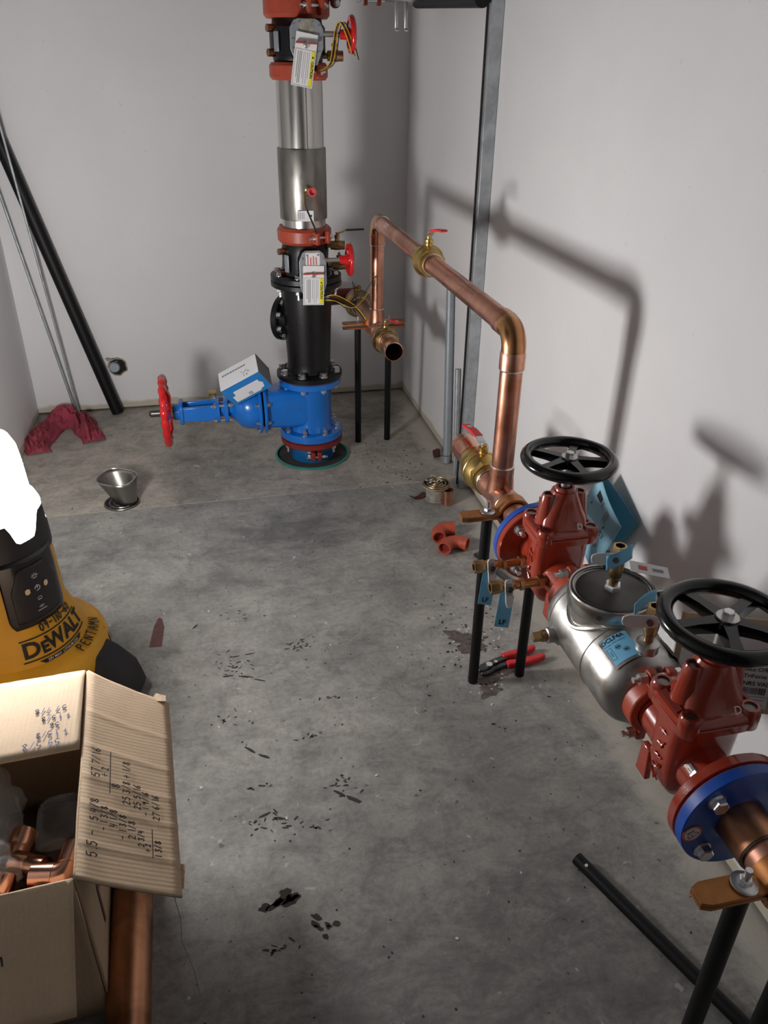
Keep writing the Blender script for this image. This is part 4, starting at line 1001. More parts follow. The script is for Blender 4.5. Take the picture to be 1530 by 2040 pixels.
# ------------------------------------------------------------------ stainless double check body
def check_body():
    t = thing('check_valve_body', 'stainless steel double check backflow body with round capped access port', 'backflow preventer', (AX, 1.02, AZ-.08))
    prof = [(.036, .864), (.037, .872), (.040, .876), (.052, .880), (.066, .888), (.0745, .900), (.078, .915), (.0785, .93), (.0785, 1.118), (.078, 1.128), (.0745, 1.143), (.066, 1.155), (.052, 1.164), (.040, 1.168), (.037, 1.172), (.036, 1.180)]
    B().lathe((AX, 0, AZ), (0, 1, 0), prof, 64).out('barrel', 'stainless_cast', t, angle=50)
    for yy in (.985, 1.122): B().torus((AX, yy, AZ), (0, 1, 0), .0786, .0013, 64, 6).out('weld_seam', 'weld', t)
    py, Rn = 1.052, .0700
    B().cyl((AX, py, AZ+.02), (AX, py, .622), Rn, n=56).out('port_neck', 'stainless_cast', t)
    wp = []
    for k in range(64):
        a = 2*PI*k/64; x, yy = Rn*math.cos(a), Rn*math.sin(a); wp.append(P(AX+x*1.03, py+yy*1.03, AZ+math.sqrt(max(1e-6, .0797**2-x*x))))
    B().tube(wp, .0042, 8, True).out('weld_bead', 'weld', t)
    band = B().lathe((AX, py, .594), (0, 0, 1), [(.069, 0), (.0775, .001), (.0790, .004), (.0790, .030), (.0780, .034), (.0768, .0350), (.0755, .034), (.069, .033)], 64, close=True).out('clamp_band', 'stainless_smooth', t)
    B().lathe((AX, py, .6145), (0, 0, 1), [(0, .014), (.058, .0125), (.0645, .010), (.0665, .005), (.0695, .004), (.0705, .014), (.0725, .015), (.0740, .014), (.0740, 0), (0, 0)], 64).out('port_cover', 'port_dark', t)
    # closing bolt of the band, by the wall
    B().box((AX+.085, py-.012, .611), (.018, .012, .022)).out('band_lug', 'stainless', band, bevel=.002)
    B().cyl((AX+.088, py-.030, .611), (AX+.088, py+.022, .611), .0042, n=10).out('band_bolt', 'steel_dark', band)
    B().cyl((AX-.0525, py-.0585, .612), (AX-.053, py-.0592, .612), .005, n=14).out('rivet', 'steel_dark', band)
    # plugged boss on the room side
    B().lathe((AX-.070, 1.100, .497), (-1, 0, 0), [(.022, 0), (.017, .006), (.0155, .010), (.0155, .022), (.0135, .0235), (0, .0235)], 28).out('boss', 'stainless_cast', t)
    pg = B().cyl((AX-.093, 1.100, .497), (AX-.103, 1.100, .497), .0118, n=20)
    pg.cyl((AX-.102, 1.100, .497), (AX-.120, 1.100, .497), .0108, .0100, n=4, phase=.35)
    pg.out('square_plug', 'bronze', t, angle=25)
    # drain lug below
    B().lathe((AX-.010, .985, AZ-.074), (0, 0, -1), [(.016, 0), (.014, .008), (.012, .016), (0, .017)], 20).out('drain_boss', 'stainless_cast', t)
    # rating plate curved over the barrel
    def on(a, yy, off): return P(AX+(.0785+off)*math.cos(a), yy, AZ+(.0785+off)*math.sin(a))
    a0, a1, y0, y1 = 2.42, 1.80, .972, .896
    plate = B().grid(lambda u, v: on(a0+(a1-a0)*u, y0+(y1-y0)*v*.92, .0006), 14, 8).out('rating_plate', 'stainless', t, recalc=False)
    B().grid(lambda u, v: on(a0-.05+(a1-a0)*u, y0-.003+(y1-y0)*v*.80, .0010), 14, 8).out('plate_print', 'tag_blue', plate, recalc=False)
    def wp_(x, y): return on(2.10-x/.0785, .938+y, .0016)
    text(plate, 'IDCLF4A', .0125, None, 'ink', bold=.012, warp=lambda x, y: wp_(x*.95-.002, y+.024))
    text(plate, 'DOUBLE CHECK ASSEMBLY', .0034, None, 'ink', warp=lambda x, y: wp_(x, y+.0145))
    fl_ = B()
    for (x0, y0_, x1, y1_) in ((-.020, .009, -.0195, -.018), (-.012, .009, -.0115, -.018), (-.020, .009, -.0115, .0085), (-.020, -.018, -.0115, -.0185)):
        fl_.add([wp_(x0, y0_), wp_(x1, y0_), wp_(x1, y1_), wp_(x0, y1_)], [(0, 1, 2, 3)])
    for cx_, cy_ in ((.0, .002), (.010, -.010)):
        for k in range(16):
            q0, q1 = 2*PI*k/16, 2*PI*(k+1)/16
            fl_.add([wp_(cx_+r_*math.cos(q_), cy_+r_*math.sin(q_)) for q_, r_ in ((q0, .0042), (q1, .0042), (q1, .0050), (q0, .0050))], [(0, 1, 2, 3)])
        fl_.add([wp_(cx_-.003, cy_-.0012), wp_(cx_+.003, cy_-.0012), wp_(cx_+.003, cy_+.0012), wp_(cx_-.003, cy_+.0012)], [(0, 1, 2, 3)])
    fl_.out('plate_symbols', 'ink', plate, recalc=False)
    text(plate, 'FLOW', .0042, None, 'ink', warp=lambda x, y: wp_(-.0158+y, -.005-x))
    # a second, plain plate on the wall side
    B().grid(lambda u, v: on(1.05-.45*u, .945-.045*v, .0008), 12, 6).out('plain_plate', 'steel_dark', t, recalc=False)
    # standing cocks
    tc, piv = test_cock(t, (AX, 1.052, .627), (0, 0, 1), .092, (-.9, .3, .2), None)
    B().lathe((AX, 1.052, .625), (0, 0, 1), [(0, 0), (.0165, 0), (.0165, .011), (.014, .014), (0, .014)], 6).out('hex_bush', 'zinc', tc)
    pv = P(AX, 1.052, .702); cock_handle(tc, pv+P(-.010, .0, 0), (-.35, -.9, .2), (-1, .2, -.05), .042, .022)
    M = place(pv+P(-.022, -.016, -.006), (1, -.2, .35), (-.4, .1, 1))
    B().grid(lambda u, v: pv+P(-.036+.046*u, -.026-.004*math.sin(3*u)+.006*v, -.006+.020*u+.026*(v-.3)), 10, 4).out('tag', 'tag_blue', tc, solid=.001)
    B().lathe((AX, .918, AZ+.062), (0, 0, 1), [(.030, 0), (.023, .006), (.0195, .012), (.0185, .022), (.0195, .023), (.0195, .028), (.015, .031), (0, .031)], 32).out('cock_boss', 'stainless_cast', t)
    tc, piv = test_cock(t, (AX, .918, .603), (0, 0, 1), .082, (-.9, .3, .2), None)
    pv = P(AX, .918, .664); cock_handle(tc, pv+P(-.010, .004, 0), (-.35, -.9, .2), (-1, .3, -.05), .044, .022)
    B().grid(lambda u, v: pv+P(-.026+.050*u, .016+.020*u+.004*v, -.004+.012*math.sin(2.4*u)+.022*(v-.2)), 10, 4).out('tag', 'tag_blue', tc, solid=.001)
    # blank card tag on the band
    Mt = place(P(AX+.055, 1.085, .646), (.9, -.35, -.12), (.35, .9, .1))
    tg = B().prism([(-.006, -.016), (.066, -.016), (.066, .016), (-.006, .016)], Mt, .0007).out('card_tag', 'paper_white', t)
    B().prism([(.010, -.006), (.026, -.006), (.026, .006), (.010, .006)], Mt @ Matrix.Translation((0, 0, .001)), .0003).out('tag_print', 'ink_red', tg)
    B().prism([(.036, -.004), (.056, -.004), (.056, .004), (.036, .004)], Mt @ Matrix.Translation((0, 0, .001)), .0003).out('tag_print', 'ink_grey', tg)
check_body()

# ------------------------------------------------------------------ papers behind the valves
def booklet():
    t = thing('instruction_booklet', 'pale blue instruction booklet wedged between gate valve and wall', 'booklet', (.90, 1.48, .33))
    A, Bb, C_, D = P(.900, 1.548, .590), P(.892, 1.405, .525), P(.890, 1.492, .342), P(.895, 1.640, .420)
    def q4(a, b, c, d, bow, nr):
        a, b, c, d = map(Vector, (a, b, c, d))
        return lambda u, v: (a*(1-u)+b*u)*(1-v)+(d*(1-u)+c*u)*v+Vector(nr)*bow*math.sin(PI*u)
    fcov = B().grid(q4(A, Bb, C_, D, .006, (-1, 0, 0)), 10, 10).out('cover', 'paper_blue', t, solid=.0012)
    A2, B2, C2, D2 = P(.908, 1.548, .590), P(.940, 1.412, .522), P(.936, 1.475, .412), P(.935, 1.60, .44)
    B().grid(q4(A2, B2, C2, D2, .002, (1, 0, 0)), 10, 10).out('back_cover', 'paper_blue_dark', t, solid=.0012)
    B().grid(q4(P(.896, 1.500, .40), P(.905, 1.455, .43), P(.915, 1.462, .335), P(.912, 1.505, .315), 0, (1, 0, 0)), 4, 4).out('loose_page', 'paper_blue', t, solid=.001)
    ex = (Bb-A).normalized(); ey = (D-A); ey = (ey-ex*ey.dot(ex)).normalized(); nrm = ex.cross(ey)
    if nrm.x > 0: nrm = -nrm
    def on(x, y):
        u = x; v = y; return (A*(1-u)+Bb*u)*(1-v)+(D*(1-u)+C_*u)*v+Vector((-1, 0, 0))*(.006*math.sin(PI*u)+.0016)
    ink = B()
    ink.add([on(*p) for p in ((.22, .10), (.40, .10), (.40, .18), (.22, .22))], [(0, 1, 2, 3)])
    rnd = random.Random(2)
    for k in range(26):
        u, v = rnd.uniform(.08, .40), rnd.uniform(.45, .92); d = rnd.uniform(.008, .03)
        ink.add([on(u, v), on(u+d, v+.01), on(u+d*.8, v+.024), on(u-.004, v+.016)], [(0, 1, 2, 3)])
    for k in range(22):
        u, v = rnd.uniform(.66, .80), rnd.uniform(.40, .72); d = rnd.uniform(.008, .026)
        ink.add([on(u, v), on(u+d, v+.008), on(u+d*.9, v+.022), on(u-.006, v+.014)], [(0, 1, 2, 3)])
    for u, v in ((.18, .42), (.70, .36)): ink.add([on(u, v), on(u+.02, v-.06), on(u+.035, v-.055), on(u+.02, v+.01)], [(0, 1, 2, 3)])
    ink.out('drawing', 'ink', t, recalc=False)
    ln = B()
    for k in range(5): ln.add([on(.60+.022*k, .10), on(.61+.022*k, .10), on(.61+.022*k, .30-.02*(k % 2)), on(.60+.022*k, .30-.02*(k % 2))], [(0, 1, 2, 3)])
    for k in range(2): ln.add([on(.44+.022*k, .10), on(.45+.022*k, .10), on(.45+.022*k, .20), on(.44+.022*k, .20)], [(0, 1, 2, 3)])
    ln.out('fine_print', 'ink_grey', t, recalc=False)
booklet()
def carton_panel():
    t = thing('carton_panel', 'cardboard carton piece with white shipping label wedged between near gate valve and wall', 'cardboard', (.91, .80, .36))
    # leans from the gate valve against the wall
    O = P(.765, .950, .452); ex = P(.93, -.37, 0).normalized(); ey = P(.05, .12, .99).normalized()
    n = ex.cross(ey)
    if n.y > 0: n = -n
    def on(x, y, o=0): return O+ex*x+ey*y+n*o
    B().grid(lambda u, v: on(-.005+u*.185, -.022+.190*v), 16, 8).out('sheet', 'cardboard', t, solid=.005)
    lab = B().grid(lambda u, v: on(.004+u*.165, -.012+.147*v, .0032), 4, 4).out('shipping_label', 'label_white', t, recalc=False)
    B().grid(lambda u, v: on(.004+u*.165, -.014+.027*v, .0036), 2, 2).out('blue_stripe', 'paper_blue', lab, recalc=False)
    B().grid(lambda u, v: on(.108+u*.060, -.012+.024*v, .0040), 2, 2).out('sub_label', 'label_white', lab, recalc=False)
    def wt(x, y): return on(.115+x, y, .0042)
    text(lab, 'DOUBLE CHECK', .0112, None, 'ink', bold=.012, warp=lambda x, y: wt(x*.92+.021, y+.070))
    text(lab, 'with TriForce', .0112, None, 'ink', bold=.012, warp=lambda x, y: wt(x+.012, y+.0555))
    text(lab, 'AND NRS VALVES', .0122, None, 'ink', bold=.014, warp=lambda x, y: wt(x*.95+.022, y+.040))
    text(lab, 'P', .0155, None, 'ink', bold=.014, warp=lambda x, y: wt(x+.030, y+.086))
    bc = B(); rnd = random.Random(5); x = .012
    while x < .16:
        w = rnd.choice((.0008, .0012, .0018)); bc.add([on(x, .018, .0042), on(x+w, .018, .0042), on(x+w, .032, .0042), on(x, .032, .0042)], [(0, 1, 2, 3)]); x += w+rnd.choice((.0008, .0013, .0017))
    bc.out('barcode', 'ink', lab, recalc=False)
    fp = B()
    for k in range(4): fp.add([on(.106, -.009+.0050*k, .0045), on(.15+.012*(k % 2), -.009+.0050*k, .0045), on(.15+.012*(k % 2), -.0077+.0050*k, .0045), on(.106, -.0077+.0050*k, .0045)], [(0, 1, 2, 3)])
    fp.out('fine_print', 'ink_grey', lab, recalc=False)
carton_panel()

# ------------------------------------------------------------------ tall fire riser stack
SX, SY = STK.x, STK.y
def S(x, y, z): return Vector((SX+x, SY+y, z))
UP = (0, 0, 1)
def circle_spots(R, z, n, ph=0): return [S(R*math.cos(ph+2*PI*k/n), R*math.sin(ph+2*PI*k/n), z) for k in range(n)]
tag(B().lathe(S(0, 0, -.12), UP, [(.1475, 0), (.1525, 0), (.1525, .121), (.1555, .1215), (.1560, .127), (.1475, .129)], 56, close=True).out('pipe_sleeve', 'green_plastic'), 'green plastic pipe sleeve in the concrete floor', 'sleeve')
t = thing('inlet_pipe', 'teal water main pipe rising inside the green floor sleeve', 'pipe', S(0, 0, -.2))
B().cyl(S(0, 0, -.24), S(0, 0, .09), .088, n=44).out('pipe', 'blue_water', t)
t = thing('restraint_gland', 'dark red bolted gland ring at the foot of the tall stack', 'pipe gland', S(0, 0, .05))
B().lathe(S(0, 0, .068), UP, [(.090, 0), (.118, 0), (.127, .006), (.128, .026), (.118, .030), (.090, .030)], 56, close=True).out('ring', 'gland_red', t)
for dx in (-.013, .013): B().box(S(dx, -.120, .048), (.018, .034, .036)).out('clamp_lug', 'gland_red', t, bevel=.004)
bo = B().cyl(S(-.040, -.128, .045), S(.045, -.128, .045), .0055, n=10); bo.cyl(S(-.034, -.128, .045), S(-.025, -.128, .045), .010, n=6); bo.cyl(S(.026, -.128, .045), S(.036, -.128, .045), .010, n=6)
bo.out('clamp_bolt', 'zinc', t)
bolts(t, [(p, (0, 0, -1)) for p in circle_spots(.108, .068, 6, .3)], .011, .02)

def blue_gate_valve():
    t = thing('rising_stem_gate_valve', 'blue rising stem gate valve lying sideways with red handwheel', 'valve', S(-.2, 0, .05))
    z0 = .235
    b = B().lathe(S(0, 0, .12), UP, [(.098, 0), (.090, .022), (.086, .04), (.085, .10), (.086, .18), (.092, .205), (.100, .218)], 48)
    body = b.out('barrel', 'blue_epoxy', t)
    B().lathe(S(0, 0, .1005), UP, [(.085, 0), (.125, 0), (.1285, .003), (.1285, .030), (.126, .033), (.085, .033)], 56).out('lower_flange', 'blue_epoxy', t)
    B().lathe(S(0, 0, .323), UP, [(.085, 0), (.120, 0), (.1245, .003), (.1245, .025), (.122, .027), (.085, .027)], 56).out('upper_flange', 'blue_epoxy', t)
    B().torus(S(0, 0, .351), UP, .119, .003, 56, 6).out('gasket', 'gland_red', t)
    # gate housing: flat sided box from the barrel out to the bonnet flange
    M = Matrix(((0, 0, -1), (0, 1, 0), (1, 0, 0))).to_4x4()
    h = B().loft([(.02, .080, .082, .35), (.09, .082, .083, .38), (.15, .080, .080, .45), (.175, .083, .083, .6), (.190, .092, .092, .8)], 40)
    h.v = [S(-p.z, p.y, z0+p.x) for p in h.v]
    h.out('gate_housing', 'blue_epoxy', t, angle=45)
    for x0, x1 in ((-.184, -.197), (-.204, -.217)):
        B().lathe(S(x0, 0, z0), (-1, 0, 0), [(.06, 0), (.108, 0), (.111, .003), (.111, .010), (.108, .013), (.06, .013)], 48).out('bonnet_flange', 'blue_epoxy', t)
    B().cyl(S(-.196, 0, z0), S(-.206, 0, z0), .085, n=40).out('bonnet_gasket', 'dark_cavity', t)
    for k in range(8):
        a = PI/8+k*PI/4; y, z = .098*math.cos(a), .098*math.sin(a)
        bolts(t, [(S(-.184, y, z0+z), (1, 0, 0))], .0085, .006); bolts(t, [(S(-.217, y, z0+z), (-1, 0, 0))], .0085, .006, name='nut')
    # bonnet dome narrowing to the gland
    B().lathe(S(-.215, 0, z0), (-1, 0, 0), [(.088, 0), (.090, .018), (.088, .045), (.078, .070), (.058, .090), (.040, .104), (.033, .116), (.030, .160), (.030, .175)], 44).out('bonnet', 'blue_epoxy', t)
    for dy in (-1, 1):
        B().box(S(-.315, dy*.036, z0-.012*dy), (.10, .012, .030)).out('bonnet_rib', 'blue_epoxy', t, bevel=.004)
    # gland flanges, packing bolts
    B().loft([(0, .048, .058, .55), (.016, .048, .058, .55)]).xf(Matrix.Translation(S(-.335, 0, z0)) @ Matrix.Rotation(-PI/2, 4, 'Y')).out('gland_flange', 'blue_epoxy', t, bevel=.003)
    B().loft([(0, .046, .056, .55), (.014, .046, .056, .55)]).xf(Matrix.Translation(S(-.368, 0, z0)) @ Matrix.Rotation(-PI/2, 4, 'Y')).out('yoke_flange', 'blue_epoxy', t, bevel=.003)
    for dy, dz in ((-.046, .030), (-.046, -.030), (.046, .030), (.046, -.030)):
        bolts(t, [(S(-.383, dy, z0+dz), (-1, 0, 0)), (S(-.330, dy, z0+dz), (1, 0, 0))], .0095, .008)
        B().cyl(S(-.385, dy, z0+dz), S(-.330, dy, z0+dz), .005, n=10).out('packing_bolt', 'zinc', t)
    # yoke arms to the nut block
    for dy in (-1, 1):
        y = dy*.034
        V = [S(x, y+sy*.008, z0+z+dy*.000) for x, z_hi, z_lo in ((-.375, .030, -.034), (-.520, .028, -.030)) for z in (z_hi, z_lo) for sy in (-1, 1)]
        b = B().add(V, [(0, 1, 3, 2), (4, 6, 7, 5), (0, 4, 5, 1), (2, 3, 7, 6), (0, 2, 6, 4), (1, 5, 7, 3)])
        b.out('yoke_arm', 'blue_epoxy', t, bevel=.004)
        B().box(S(-.447, y-dy*.010, z0), (.140, .008, .014)).out('yoke_rib', 'blue_epoxy', t, bevel=.002)
    B().loft([(0, .048, .050, .6), (.014, .048, .050, .6)]).xf(Matrix.Translation(S(-.510, 0, z0)) @ Matrix.Rotation(-PI/2, 4, 'Y')).out('yoke_head', 'blue_epoxy', t, bevel=.003)
    B().lathe(S(-.520, 0, z0), (-1, 0, 0), [(.032, 0), (.032, .026), (.026, .030), (0, .030)], 32).out('yoke_nut', 'blue_epoxy', t)
    B().lathe(S(-.549, 0, z0), (-1, 0, 0), [(.0, 0), (.030, 0), (.030, .004), (0, .004)], 32).out('brass_washer', 'brass', t)
    B().cyl(S(-.375, .048, z0+.052), S(-.405, .048, z0+.052), .010, n=6).out('brass_nut', 'brass', t)
    st = B().lathe(S(-.33, 0, z0), (-1, 0, 0), [(.0, 0)]+[(.0150-.0012*(k % 2), .002+k*.004) for k in range(77)]+[(.009, .312), (0, .312)], 16)
    st.out('stem', 'steel_dark', t, angle=60)
    # dished red handwheel with a fluted rim
    wx = -.572; w = B(); n = 72; V = []
    path = [S(wx-.006, (.130)*math.cos(2*PI*k/n), z0+.008+.130*math.sin(2*PI*k/n)) for k in range(n)]
    w.tube(path, [.0135+.0018*(1 if (k % 4) < 2 else -1) for k in range(n)], 12, True)
    w.lathe(S(-.553, 0, z0+.004), (-1, 0, 0), [(0, 0), (.030, 0), (.030, .008), (.022, .024), (.022, .034), (0, .034)], 28)
    for k in range(5):
        a = .5+2*PI*k/5; dd = Vector((0, math.cos(a), math.sin(a))); sd = Vector((0, -math.sin(a), math.cos(a))); V = []
        for r_, hw, x in ((.015, .014, -.563), (.07, .010, -.560), (.126, .013, wx-.006)):
            c = S(x, 0, z0+.006)+dd*r_
            V += [c+sd*hw+P(.006, 0, 0), c-sd*hw+P(.006, 0, 0), c-sd*hw+P(-.006, 0, 0), c+sd*hw+P(-.006, 0, 0)]
        w.add(V, [(i*4+q_, i*4+(q_+1) % 4, i*4+4+(q_+1) % 4, i*4+4+q_) for i in range(2) for q_ in range(4)]+[(3, 2, 1, 0), (8, 9, 10, 11)])
    hw = w.out('handwheel', 'wheel_red', t, angle=50)
    B().box(S(wx+.018, -.035, z0+.012), (.003, .004, .030)).out('wheel_label', 'label_white', hw)
    # flange bolts
    bolts(t, [(p, UP) for p in circle_spots(.108, .1335, 8, PI/8)], .0115, .012)
    bolts(t, [(p, (0, 0, -1)) for p in circle_spots(.106, .323, 8, PI/8)], .0110, .006, name='nut')
    # raised oval of casting lettering on the housing
    cm = B(); rnd = random.Random(9)
    for k in range(12): cm.tube([S(-.045-.006*k+rnd.uniform(-.003, .003), -.0825, z0+.01+rnd.uniform(-.018, .018)) for _ in range(4)], .0012, 5)
    cm.torus(S(-.145, -.080, z0+.006), (0, 1, 0), .010, .0012, 18, 5)
    cm.out('casting_mark', 'blue_epoxy', t)
blue_gate_valve()

def parts_box():
    t = thing('parts_box', 'small blue and white product box resting on the blue valve bonnet', 'box', S(-.26, -.05, .33))
    # leaning box: long edge rises to the right
    c = S(-.262, -.078, .378)
    ex = Vector((.84, -.20, .48)).normalized(); ey = Vector((-.02, .90, .42)); ey = (ey-ex*ey.dot(ex)).normalized(); ez = ex.cross(ey)
    M = Matrix((ex, ey, ez)).transposed().to_4x4(); M.translation = c
    L, D, H = .172, .098, .098
    b = B().box((0, 0, 0), (L, D, H)).xf(M).out('carton', 'label_white', t, bevel=.0015)
    F = Matrix.Translation((0, -D/2-.0006, 0)) @ Matrix.Rotation(PI/2, 4, 'X')
    B().grid(lambda u, v: M @ F @ Vector((-L/2+L*u, -H/2+H*v, 0)), 2, 2).out('blue_face', 'box_blue', t, recalc=False)
    lb = B().add([M @ F @ Vector((x, y, .0008)) for x, y in ((-.066, -.038), (.044, -.038), (.050, -.030), (.064, -.028), (.070, -.004), (.060, .006), (.060, .018), (-.050, .018), (-.052, -.004), (-.066, -.004))], [tuple(range(10))]).out('white_label', 'label_white', t, recalc=False)
    for k in range(2): text(lb, '0000'[:0] + 'I' * 9, .0075, M @ F @ Matrix.Translation((.004, -.022-.008*k, .0014)), 'ink_blue', 'print', .02)
    Tp = Matrix.Translation((0, 0, H/2+.0008))
    pr_ = B()
    for k in range(9): pr_.add([M @ Tp @ Vector(p) for p in ((-.070+.012*k, .016, 0), (-.060+.012*k, .016, 0), (-.060+.012*k, .024, 0), (-.070+.012*k, .024, 0))], [(0, 1, 2, 3)])
    rnd = random.Random(3)
    for k in range(14):
        x, y = .012+rnd.uniform(0, .035), -.022+rnd.uniform(-.014, .018)
        pr_.add([M @ Tp @ Vector(p) for p in ((x, y, 0), (x+.006, y+.001, 0), (x+.005, y+.004, 0), (x-.001, y+.003, 0))], [(0, 1, 2, 3)])
    pr_.out('print', 'ink_grey', t, recalc=False)
    E_ = Matrix.Translation((L/2+.0007, 0, 0)) @ Matrix.Rotation(PI/2, 4, 'Z') @ Matrix.Rotation(PI/2, 4, 'X')
    B().grid(lambda u, v: M @ E_ @ Vector((-D/2+D*u, -H/2+H*v, 0)), 2, 2).out('grey_end', 'ink_grey', t, recalc=False)
parts_box()

def black_spool():
    t = thing('flanged_spool', 'black ductile iron flanged spool above the blue gate valve', 'pipe', S(0, 0, .353))
    B().lathe(S(0, 0, .37), UP, [(.090, 0), (.086, .012), (.085, .05), (.091, .20), (.094, .27), (.094, .35)], 52).out('barrel', 'black_iron', t)
    B().lathe(S(0, 0, .354), UP, [(.08, 0), (.126, 0), (.1305, .003), (.1305, .019), (.127, .022), (.094, .024), (.09, .026)], 56).out('lower_flange', 'black_iron', t)
    B().lathe(S(0, 0, .7145), UP, [(.09, 0), (.130, 0), (.134, .003), (.134, .018), (.132, .020), (.09, .020)], 56).out('upper_flange', 'black_iron', t)
    bolts(t, [(p, UP) for p in circle_spots(.110, .377, 8, PI/8)], .0150)
    bolts(t, [(p, (0, 0, -1)) for p in circle_spots(.113, .7145, 8, PI/8)], .0115, .020, name='nut')
    d = Vector((-.82, .57, 0)).normalized()
    o = S(0, 0, .575)
    B().cyl(o+d*.04, o+d*.100, .058, n=36).out('side_outlet', 'black_iron', t)
    B().lathe(o+d*.094, d, [(.05, 0), (.084, 0), (.087, .003), (.087, .022), (.084, .025), (0, .025)], 48).out('blind_flange', 'black_iron', t)
    sd = Vector((0, 0, 1)).cross(d)
    bolts(t, [(o+d*.094+(sd*math.cos(a)+Vector((0, 0, 1))*math.sin(a))*.071, -d) for a in [PI/8+k*PI/4 for k in range(8)]], .0125)
black_spool()

def stack_coupling(label, z, h, R, ang):
    t = thing('grooved_coupling', label, 'coupling', S(0, 0, z))
    d = Vector((math.cos(ang), math.sin(ang), 0)); s = Vector((-d.y, d.x, 0))
    B().lathe(S(0, 0, z), UP, [(.078, 0), (R-.008, .0), (R, .010), (R, h-.010), (R-.008, h), (.078, h)], 52, close=True).out('housing', 'coupling_red', t)
    for sg in (-1, 1):
        c = S(0, 0, z+h/2)+d*sg*(R+.004)
        for k in (-1, 1):
            B().box(c+s*k*.024, (.014, .034, h*.78), Matrix((s, d, Vector((0, 0, 1)))).transposed()).out('bolt_pad', 'coupling_red', t, bevel=.003)
        bo = B().cyl(c-s*.050, c+s*.052, .0058, n=12); bo.cyl(c+s*.031, c+s*.042, .0105, n=6); bo.lathe(c-s*.031, -s, [(0, 0), (.011, 0), (.009, .007), (0, .009)], 14)
        bo.out('bolt', 'zinc', t)
stack_coupling('orange-red grooved coupling on the black lower valve, under the stainless tube', .872, .056, .099, math.radians(-62))
stack_coupling('orange-red grooved coupling at the top end of the stainless tube', 1.398, .052, .098, math.radians(-75))
stack_coupling('large orange-red grooved coupling above the upper butterfly valve', 1.574, .066, .108, math.radians(-68))
t = thing('riser_pipe', 'red painted riser pipe going up from the top coupling', 'pipe', S(0, 0, 1.62))
B().cyl(S(0, 0, 1.60), S(0, 0, 2.70), .084, n=44).out('pipe', 'coupling_red', t)
B().lathe(S(0, 0, 1.62), UP, [(.084, 0), (.100, .02), (.112, .05), (.112, .10), (.1, .13), (.084, .15)], 44).out('check_bowl', 'black_iron', t)

def stainless_tube():
    t = thing('stainless_check_tube', 'vertical stainless steel check assembly tube in the tall stack', 'backflow preventer', S(0, 0, .92))
    tb = B().cyl(S(0, 0, .91), S(0, 0, 1.42), .079, n=56).out('tube', 'stainless', t)
    B().lathe(S(0, 0, .955), UP, [(.079, 0), (.0845, .001), (.0855, .004), (.0855, .232), (.0845, .236), (.079, .237)], 56).out('sleeve', 'stainless_dull', t)
    B().cyl(S(.012, -.0792, 1.19), S(.012, -.0792, 1.40), .0012, n=6).out('seam', 'steel_dark', t)
    # little drain valve with a red dust cap
    c = S(.012, -.088, 1.062); d = Vector((.02, -1, 0)).normalized()
    bv = B().lathe(c+P(0, .01, 0), d, [(.016, 0), (.016, .012), (.012, .014), (.012, .030), (.0145, .032), (.0145, .052), (0, .052)], 18).out('drain_valve', 'bronze', t)
    B().lathe(c+d*.040, d, [(0, 0), (.0135, 0), (.0145, .012), (.0145, .018), (.0105, .018), (.0105, .006), (0, .006)], 20).out('dust_cap', 'cap_red', bv)
    B().lathe(c+d*.018, (-.8, 0, -.5), [(.008, 0), (.008, .016), (.006, .018), (.006, .026), (0, .026)], 10).out('stem', 'bronze', bv)
    B().tube([c+d*.018+P(-.020, 0, -.012), c+d*.030+P(-.022, 0, -.045), c+d*.050+P(-.018, 0, -.060)], .0028, 6).out('lever_arm', 'bronze', bv)
    B().tube([c+d*.050+P(-.018, 0, -.060), c+d*.058+P(.004, 0, -.115), c+d*.058+P(.012, 0, -.138)], .0032, 6).out('lever', 'wire_black', bv)
    M = place(S(-.002, -.0865, .975), (1, .0, 0), (0, 0, 1))
    tg = B().prism([(-.032, -.018), (.026, -.018), (.026, .018), (-.032, .018)], M, .0008).out('card_tag', 'paper_white', t)
    for k in range(4): B().prism([(-.028+.006*k, -.010), (-.026+.006*k, -.010), (-.026+.006*k, .012), (-.028+.006*k, .012)], M @ Matrix.Translation((0, 0, .001)), .0002).out('tag_print', 'ink_grey', tg)
    B().prism([(.014, -.003), (.020, -.003), (.020, .004), (.014, .004)], M @ Matrix.Translation((0, 0, .001)), .0002).out('tag_hole', 'ink', tg)
stainless_tube()

